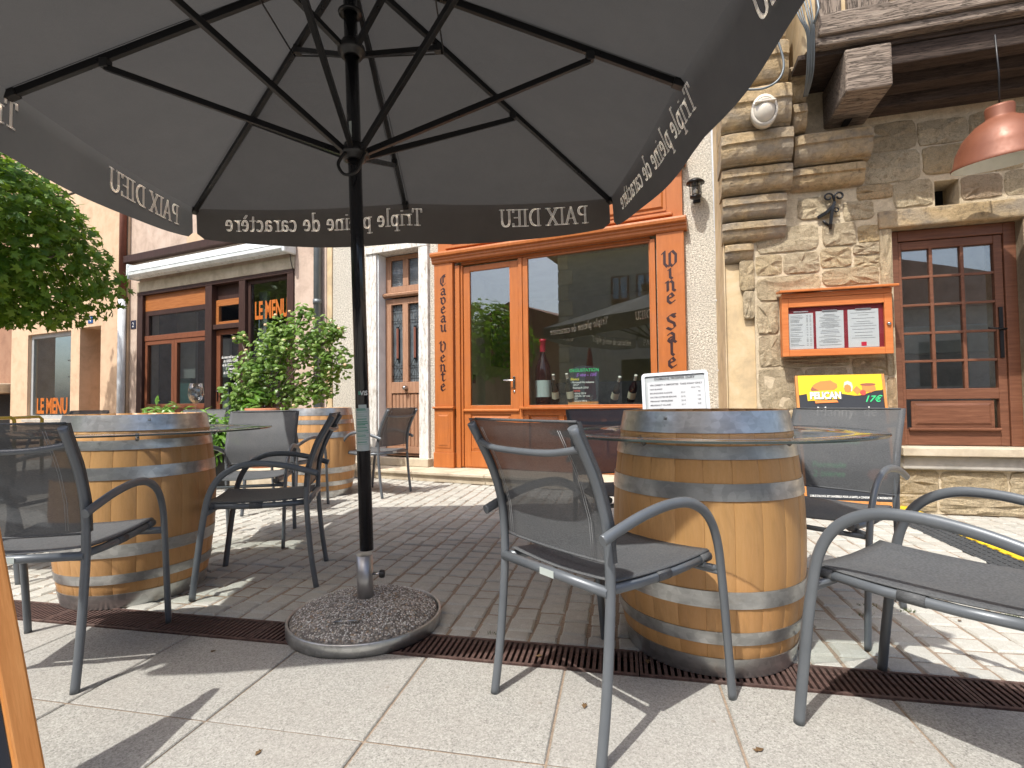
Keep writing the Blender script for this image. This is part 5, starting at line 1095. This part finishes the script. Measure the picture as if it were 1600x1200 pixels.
# valances
def sagz(s): return -.0  # canopy edge stays level at the hem
def valance_map(side, L, half):
    # side: 'F','L','R','N'; u measured along outside reading direction 0..L ; h down
    def f(u, h, off=0.0):
        t_ = u / L; sag = .035 * abs(math.sin(2 * PI * t_)) * .7
        flare = {'R': .36, 'F': .05, 'L': .06, 'N': -.15 - .75 * t_}[side] * math.sin(PI * t_) ** .7 if 0 < t_ < 1 else 0
        rip = .006 * math.sin(t_ * 21) * (h / .2)
        o_ = .010 * min(1, h / .03) + h * flare + rip * min(1, h / .03) + off; z = ZE - .0 - sag - h * math.cos(math.atan(flare)) + .0045
        if side == 'F': return Vector((AX - u * (2 * AX / L), AY + o_, z))
        if side == 'L': return Vector((-AX - o_, AY - u * (2 * AY / L), z))
        if side == 'R': return Vector((AX + o_, -AY + u * (2 * AY / L), z))
        return Vector((-AX + u * (2 * AX / L), -AY - o_, z))
    return f
for side in 'FLRN':
    L = 2 * (AX if side in 'FN' else AY); f = valance_map(side, L, 0); m = MB(); nu, nh = 60, 8; vs = []
    for i in range(nu + 1):
        t_ = i / nu; u_ = .006 + (L - .012) * t_; dep = .20 + .075 * math.sin(PI * t_) ** .8 if 0 < t_ < 1 else .20
        ed = min(u_, L - u_); rc = .055
        if ed < rc: dep -= rc - math.sqrt(max(0, rc ** 2 - (rc - ed) ** 2))
        for j in range(nh + 1): vs.append(f(u_, dep * j / nh))
    n = nh + 1; m.add(vs, [(i * n + j, i * n + j + 1, (i + 1) * n + j + 1, (i + 1) * n + j) for i in range(nu) for j in range(nh)], True)
    va = m.build('valance', 'valance_cloth_brightened', um)
    for txt, u0, wd, s, base in (('PAIX DIEU', .17, .62, .122, .158), ('Triple pleine de caract\u00e8re', 1.33, L - 1.33 - .2, .118, .150)):
        polys, tot = lettering(SERIF, txt, s, (.15, .06), 0, width=wd)
        for off0, nm in ((-.0035, 'print_inside'), (.0035, 'print_outside')):
            m = MB()
            for k, p in enumerate(polys):
                e = (k % 12) * .00012 * (1 if off0 > 0 else -1); m.add([f(u0 + x_, base - y_, off0 + e) for x_, y_ in p], [tuple(range(len(p)))])
            m.build(nm, 'print_white', va)
# pole stickers
def wrap(name, mat, z0, z1, a0, a1, r=.0292, n=8, par=um):
    m = MB(); vs = [(r * math.cos(a), r * math.sin(a), z) for z in (z0, z1) for a in np.linspace(a0, a1, n + 1)]; m.add(vs, [(i, i + 1, i + n + 2, i + n + 1) for i in range(n)], True); return m.build(name, mat, par)
AF = -PI / 2 + .27
lab_ = wrap('care_label', 'sticker', .72, .90, AF - 1.25, AF + 1.25); wrap('care_label', 'sticker', .90, .915, AF - .6, AF + .6)
m = MB(); rr = random.Random(3); z = .895
while z > .745:
    a1 = AF + rr.uniform(.2, .95); hh = rr.choice((.0015, .0015, .004)); r = .0296
    vs = [(r * math.cos(a), r * math.sin(a), zz) for zz in (z, z + hh) for a in np.linspace(AF - .95, a1, 6)]; m.add(vs, [(i, i + 1, i + 7, i + 6) for i in range(5)]); z -= rr.choice((.005, .007, .012))
m.build('label_print', 'sticker_green', lab_)
o = put_text('brand_sticker', 'VIS', .026, 'chalk', um, .0, -.0305, .955, thick=.0006, xs=.9); wrap('brand_dot', 'sticker_green', .957, .972, AF - .55, AF - .15, .0294); wrap('small_label', 'sticker', 2.06, 2.13, AF - .75, AF - .35)
# base
pbx = thing('parasol_base', 'round parasol base of exposed pebble concrete with a metal rim', 'parasol base', T(-.623, 2.226, 0))
MB().lathe([(.0001, .112), (.06, .110), (.14, .102), (.22, .085), (.285, .056), (.300, .040), (.302, .01), (.0001, .01)], 72).build('concrete_dome', 'gravel', pbx)
pv = MB(); rr = random.Random(5)
for i in range(2600):
    a = rr.uniform(0, 2 * PI); r = math.sqrt(rr.uniform(.0011, .083)); z = np.interp(r, [0, .06, .14, .22, .285, .30], [.112, .110, .102, .085, .056, .04]); s = rr.uniform(.0022, .0048)
    x_, y_ = r * math.cos(a), r * math.sin(a); q_ = rr.uniform(0, 6)
    vs = [(x_ + s * math.cos(q_ + k * PI / 2) * rr.uniform(.8, 1.2), y_ + s * math.sin(q_ + k * PI / 2) * rr.uniform(.8, 1.2), z - .001) for k in range(4)] + [(x_ + s * .5 * math.cos(q_ + .7 + k * PI / 2), y_ + s * .5 * math.sin(q_ + .7 + k * PI / 2), z + s * .55) for k in range(4)]
    pv.add(vs, [(4, 5, 6, 7)] + [(k, (k + 1) % 4, 4 + (k + 1) % 4, 4 + k) for k in range(4)])
tpb = NT('pebbles'); isl = tpb.n('ShaderNodeNewGeometry').outputs['Random Per Island']
tpb.set(tpb.ramp(isl, [(0, (.20, .20, .19)), (.2, (.46, .45, .42)), (.5, (.60, .59, .55)), (.75, (.78, .77, .73)), (.93, (.88, .87, .85)), (1, (.60, .42, .26))]), .7); MAT['pebbles'] = tpb.m
o = pv.build('pebble', 'pebbles', pbx); o['kind'] = 'stuff'
MB().lathe([(.303, .002), (.311, .004), (.312, .048), (.309, .052), (.301, .050), (.300, .01)], 90, close=True).build('metal_rim', 'galvanised', pbx)
MB().tube([(0, 0, .07), (-.006, -.001, .285)], .0335, 24, cap=True).build('sleeve', 'aluminium', pbx)
MB().tube([(.03, 0, .205), (.065, -.006, .206)], .006, 8).build('screw', 'steel', pbx); m = MB().lathe([(.0001, 0), (.016, 0), (.018, .008), (.016, .02), (.0001, .022)], 8); m.build('knob', 'black_plastic', pbx, .001, T(.06, -.006, .206) @ RY(PI / 2))
MB().tube([(-.045, -.175, .090), (-.058, -.222, .098), (.038, -.212, .100), (.028, -.165, .092)], .0036, 8).build('handle', 'steel', pbx)

# ------------------------------------------------------------------ chalkboard at the left edge
eb = thing('sandwich_board', 'wooden framed black chalkboard cut off by the left edge in the foreground', 'chalkboard', T(-.955, 1.13, 0) @ RZ(math.radians(67)) @ RX(math.radians(-22)))
box('rail', 'board_wood', eb, -.05, .0, -.0, .028, 0, 1.0, .006); box('rail', 'board_wood', eb, -.60, -.55, -.0, .028, 0, 1.0, .006); box('crossbar', 'board_wood', eb, -.548, -.052, .0, .026, .90, .96, .005); box('crossbar', 'board_wood', eb, -.548, -.052, .0, .026, .06, .11, .005); box('black_panel', 'slate_board', eb, -.548, -.052, .008, .018, .112, .898, 0)

# ------------------------------------------------------------------ plants
def maple_poly():
    pts = []
    tips = [(90, 1.0), (40, .88), (-8, .62), (140, .88), (188, .62)]; seq = sorted([(t_[0], t_[1]) for t_ in tips])
    full = [(-60, .30)]
    for i, (a, r) in enumerate(seq):
        full.append((a - 9, r * .72)); full.append((a, r)); full.append((a + 9, r * .72))
        if i < 4: full.append(((a + seq[i + 1][0]) / 2, .42))
    full += [(240, .30), (270, .12)]
    return [(r * math.cos(math.radians(a)), r * math.sin(math.radians(a))) for a, r in full]
def leaf_cloud(mb, pos, nrm, size, poly, fold=.15):
    n = len(poly)
    for p, nv, s in zip(pos, nrm, size):
        nv = Vector(nv).normalized(); t_ = nv.cross(Vector((random.gauss(0, 1), random.gauss(0, 1), random.gauss(0, .3)))).normalized(); b = nv.cross(t_)
        c = Vector(p); vs = [c + nv * s * fold * .3] + [c + (t_ * x_ + b * y_) * s - nv * (s * fold * (x_ * x_ + y_ * y_)) for x_, y_ in poly]
        mb.add(vs, [(0, i + 1, (i + 1) % n + 1) for i in range(n)])
def lobed(center, rad, n, shell=.75, droop=.35, keep=None):
    pos = []; nr = []
    lumps = [(Vector((random.gauss(0, 1), random.gauss(0, 1), random.gauss(0, .8))).normalized(), random.uniform(.03, .13)) for _ in range(34)]
    while len(pos) < n:
        d = Vector((random.gauss(0, 1), random.gauss(0, 1), random.gauss(0, 1))).normalized()
        r = 1.0 + sum(a * max(0, d.dot(l) - .82) / .18 for l, a in lumps) - .08
        if random.random() < .25: r *= random.uniform(.45, .9)
        else: r *= random.uniform(shell, 1.0)
        p = Vector((center[0] + d.x * rad[0] * r, center[1] + d.y * rad[1] * r, center[2] + d.z * rad[2] * r))
        if keep and not keep(p): continue
        pos.append(p); nn = d * .55 + Vector((random.gauss(0, .35), random.gauss(0, .35), random.gauss(0, .25))) + Vector((-.12, -.25, .45)); nr.append(nn)
    return pos, nr
tree = thing('maple_tree', 'leafy green maple crown filling the upper left under the parasol edge', 'tree', T(-6.62, 6.1, 0))
MB().tube(smooth([(-.25, .1, 0), (-.2, .1, 1.2), (-.1, .05, 2.0), (0, 0, 3.0), (-.3, .1, 4.2)]), [.15] * 6 + [.14] * 6 + [.12] * 6 + [.09] * 6 + [.05], 10).build('trunk', 'bark', tree)
for k in range(9):
    a = k * 2.4; MB().tube([(-.1, .05, 2.0 + .12 * k), (.6 * math.cos(a), .6 * math.sin(a), 2.5 + .1 * k), (1.3 * math.cos(a), 1.3 * math.sin(a), 2.7 + .12 * k)], [.05, .035, .012], 6).build('limb', 'bark', tree)
pos, nr = lobed((-.05, 0, 2.98), (1.50, 1.4, 1.22), 9500)
p2, n2 = lobed((-1.7, .8, 4.7), (.9, .9, 1.0), 1500); pos += p2; nr += n2
camv = Vector((6.3, -6.1, .92))
order = sorted(range(len(pos)), key=lambda i: (pos[i] - camv).length + (0 if (pos[i].x + -6.62) > -1.0 * (pos[i].y + 6.1) else 50) + (5 if pos[i].z > 3.6 else 0))
mp = maple_poly(); m = MB()
rest_i = order[220:]; leaf_cloud(m, [pos[i] for i in rest_i], [nr[i] for i in rest_i], [random.uniform(.065, .105) for _ in rest_i], mp)
o = m.build('crown', 'maple_leaf', tree); o['kind'] = 'stuff'
lm_ = []
for k in range(5):
    m = MB(); leaf_cloud(m, [(0, 0, 0)], [(0, 0, 1)], [.085 + .004 * k], mp, .1 + .05 * k); lm_.append(m.mesh('leaf', 'maple_leaf'))
for j, i in enumerate(order[:220]):
    q = Vector(nr[i]).normalized().to_track_quat('Z', 'Y').to_matrix().to_4x4(); part('leaf', lm_[j % 5], tree, T(*pos[i]) @ q @ RZ(random.uniform(0, 6.28)))
# rose bush in a pot
oval = [(.5 * math.cos(a) * .62, .5 * math.sin(a)) for a in np.linspace(0, 2 * PI, 7)[:-1]]
rb = thing('rose_bush', 'tall potted rose bush with small yellow blooms in front of the pink house', 'shrub', T(-2.82, 6.05, 0))
MB().lathe([(.0001, .0), (.16, .0), (.20, .60), (.215, .60), (.215, .66), (.19, .66), (.18, .60), (.0001, .6)], 28, (0.02, -.1, .22)).build('pot', 'terracotta', rb)
box('pedestal', 'limestone', rb, -.25, .3, -.35, .2, 0, .22, .01)
cent = [((.087, 0, 1.467), .33), ((.53, .0, 1.65), .31), ((.75, .0, 1.39), .22), ((-.135, -.05, 1.245), .28), ((.27, 0, 1.05), .28), ((-.28, -.05, .99), .22), ((.40, 0, 1.94), .14), ((-.32, 0, 1.69), .09), ((.16, 0, 1.74), .22), ((.60, 0, 1.12), .2), ((.78, .0, 1.74), .13)]
m = MB(); st = MB()
for c, r in cent:
    st.tube(smooth([(0.02, -.1, .8), (c[0] * .4, -.08, .8 + (c[2] - .8) * .5), (c[0], c[1], c[2])]), .008, 6)
    for _ in range(5): d = Vector((random.gauss(0, 1), random.gauss(0, 1), random.gauss(.4, 1))).normalized() * r * random.uniform(.7, 1.2); st.tube([c, Vector(c) + d], .003, 5)
    n = int(1500 * (r / .35) ** 2 * .36); ps_ = []; ns = []
    for _ in range(n):
        d = Vector((random.gauss(0, 1), random.gauss(0, 1), random.gauss(0, 1))).normalized(); ps_.append(Vector(c) + d * r * random.uniform(.25, 1.1)); ns.append(d * .4 + Vector((random.gauss(-.1, .4), random.gauss(-.35, .4), random.gauss(.5, .3))))
    leaf_cloud(m, ps_, ns, [random.uniform(.04, .095) for _ in ps_], oval, .4)
st.build('stems', 'bark', rb); o = m.build('foliage', 'rose_leaf', rb); o['kind'] = 'stuff'
for _ in range(16):
    c, r = random.choice(cent); d = Vector((random.gauss(0, 1), -abs(random.gauss(0, 1)), random.gauss(.3, 1))).normalized()
    MB().lathe([(.0001, .0), (.016, .006), (.02, .018), (.012, .028), (.0001, .03)], 8).build('bloom', 'rose_flower', rb, 0, T(*(Vector(c) + d * r * 1.05)))
# low laurel-like shrubs in planters
lance = [(0, -.5), (.10, -.25), (.13, 0), (.09, .28), (0, .55), (-.09, .28), (-.13, 0), (-.10, -.25)]
def shrub(label, x, y, cs, n, pot):
    s_ = thing('low_shrub', label, 'shrub', T(x, y, 0), 'leafy shrubs in planters before the brown shop front')
    box('planter', 'black_plastic', s_, -pot, pot, -.16, .16, 0, .52, .01); m = MB()
    for c, r in cs:
        ps_ = []; ns = []
        for _ in range(n):
            d = Vector((random.gauss(0, 1), random.gauss(0, 1), random.gauss(0, .8))).normalized(); ps_.append(Vector(c) + d * r * random.uniform(.3, 1.05)); ns.append(d * .5 + Vector((random.gauss(-.1, .3), random.gauss(-.3, .3), .6)))
        leaf_cloud(m, ps_, ns, [random.uniform(.11, .17) for _ in ps_], lance, .3)
    o = m.build('foliage', 'laurel_leaf', s_); o['kind'] = 'stuff'
shrub('low bright green shrub left of the wine glass', -3.98, 6.1, [((-.1, 0, .78), .22), ((.12, 0, .70), .24), ((-.2, 0, .62), .22)], 130, .4)
shrub('low bright green shrub right of the wine glass', -3.35, 5.95, [((-.05, 0, .66), .24), ((.2, 0, .58), .24), ((.0, -.1, .45), .25), ((.35, 0, .8), .2), ((.5, .0, .98), .17)], 130, .4)

# ------------------------------------------------------------------ across the street, seen only in the panes
oh = thing('opposite_house', 'grey rendered house across the street with wooden windows, seen in reflections', 'building', T(-8.22, -3.24, 0) @ RZ(math.atan2(-1.33, 2.93)))
box('wall', 'grey_render', oh, 0, 9, -4, 0, 0, 6.1, 0); box('roof', 'roof_tile', oh, -.4, 9.4, -4.4, .4, 6.1, 6.3)
for x_ in (1.9, 2.75):
    wd_ = box('window', 'brown_door', oh, x_, x_ + .6, .0, .05, 4.15, 5.15); box('pane', 'window_glass', wd_, x_ + .06, x_ + .27, .05, .055, 4.2, 5.1, 0); box('pane', 'window_glass', wd_, x_ + .33, x_ + .54, .05, .055, 4.2, 5.1, 0)
box('window_sill', 'limestone', oh, 1.8, 3.45, .0, .12, 4.03, 4.13); box('doorway', 'dark', oh, 2.2, 3.2, .0, .02, 0, 2.3, 0)
for z in np.arange(.1, 6, .55): box('quoin', 'limestone', oh, -.03, .35 + .15 * (int(z / .55) % 2), -.3, .03, z, z + .5, .01)
lh = thing('low_opposite_house', 'lower house with tiled roof behind the grey house, seen in reflections', 'building', T(-17, -4.5, 0) @ RZ(-.2))
box('wall', 'brown_render', lh, 0, 8, -4, 0, 0, 3.6, 0); m = MB(); m.prism([(-.3, 3.6), (8.3, 3.6), (8.3, 3.9), (4, 5.4), (-.3, 3.9)], -4.3, .3); m.build('roof', 'roof_tile', lh)
et = thing('square_tree', 'bushy tree across the street, seen only in window reflections', 'tree', T(-8.9, -.2, 0)); MB().tube([(0, 0, 0), (0, 0, 3)], .14, 8).build('trunk', 'bark', et)
ps_, ns_ = lobed((0, 0, 2.9), (1.6, 1.9, 1.35), 2600); m = MB(); leaf_cloud(m, ps_, ns_, [random.uniform(.09, .15) for _ in ps_], mp); o = m.build('crown', 'maple_leaf', et); o['kind'] = 'stuff'
for x_, y_, lab in ((-4.6, -.6, 'closed dark red parasol behind the viewer, seen in the shop window'), (-2.9, -1.9, 'second closed dark red parasol farther right in the window reflection')):
    cp_ = thing('closed_parasol', lab, 'parasol', T(x_, y_, 0), 'closed red parasols'); MB().tube([(0, 0, 0), (0, 0, 2.5)], .025, 8).build('pole', 'black_metal', cp_); MB().lathe([(.0001, 2.45), (.06, 2.2), (.14, 1.5), (.17, 1.0), (.12, .95), (.0001, 1.0)], 12).build('folded_cloth', 'parasol_red', cp_)

gh = thing('gabled_opposite_house', 'gabled house across the street, seen in the panes of the brown door', 'building', T(.6, -7.4, 0) @ RZ(-.08))
box('wall', 'grey_render', gh, 0, 7, -5, 0, 0, 3.2, 0); MB().box(.5, 3.4, 0, .9, -.04, 0).build('awning', 'white_gloss', gh, 0, T(0, 0, 3.0) @ RX(-.5)); m = MB(); m.prism([(-.3, 3.2), (7.3, 3.2), (7.3, 3.4), (4.6, 4.3), (2.2, 5.0), (-.3, 3.6)], -5.2, .25); m.build('roof', 'roof_tile', gh); box('doorway', 'dark', gh, 1, 3, .0, .02, 0, 2.4, 0); box('window', 'dark', gh, 4, 5, .0, .02, 1.2, 2.4, 0)
eh = thing('street_end_house', 'long plain house closing the street on the left, seen only in cafe window reflections', 'building', T(-21, -9, 0))
box('wall', 'grey_render', eh, -5, 0, 0, 24, 0, 6.5, 0); box('roof', 'roof_tile', eh, -5.3, .4, -.3, 24.3, 6.5, 6.8)
for k in range(6):
    for z in (1.0, 3.9): box('window', 'dark', eh, .0, .03, 2 + k * 3.6, 3.1 + k * 3.6, z, z + 1.5, 0)
# litter on the slabs: a few dry leaves and small stones
lf = [(.0, -.02), (.011, .0), (.004, .006), (.009, .016), (.0, .012), (-.008, .015), (-.004, .005), (-.010, -.002)]
for i, (c, d) in enumerate(((-.12, 1.62), (.34, 1.50), (1.22, 1.55), (-.95, 1.25), (-1.5, 1.72), (.9, 1.2), (.08, 1.93), (-.30, 1.90), (1.9, 1.88), (.52, 2.3), (1.35, 2.5), (-.9, 2.35))):
    m = MB(); k_ = random.uniform(.5, .95); m.add([(x * k_, y * k_, .0025 + .003 * (j % 2)) for j, (x, y) in enumerate(lf)] + [(0, .003, .006)], [(j, (j + 1) % 8, 8) for j in range(8)])
    o = m.build('dry_leaf', 'dry_leaf', None, 0); o.matrix_world = PAV @ T(c, d, 0) @ RZ(i * 2.1)
    where = ['in front of the middle chair', 'near the foot of the middle chair', 'in front of the right-hand chair', 'on the lower left slab', 'on the slab by the left chair', 'at the lower right edge', 'on the drain grate left of the middle chair', 'on the drain grate beside the parasol base', 'on the drain grate at far right', 'on the cobbles behind the middle chair', 'on the sunny cobbles behind the right barrel', 'on the cobbles beside the left barrel'][i]
    tag(o, 'tiny brown dry leaf lying ' + where, 'leaf', 'dry leaves on the paving')
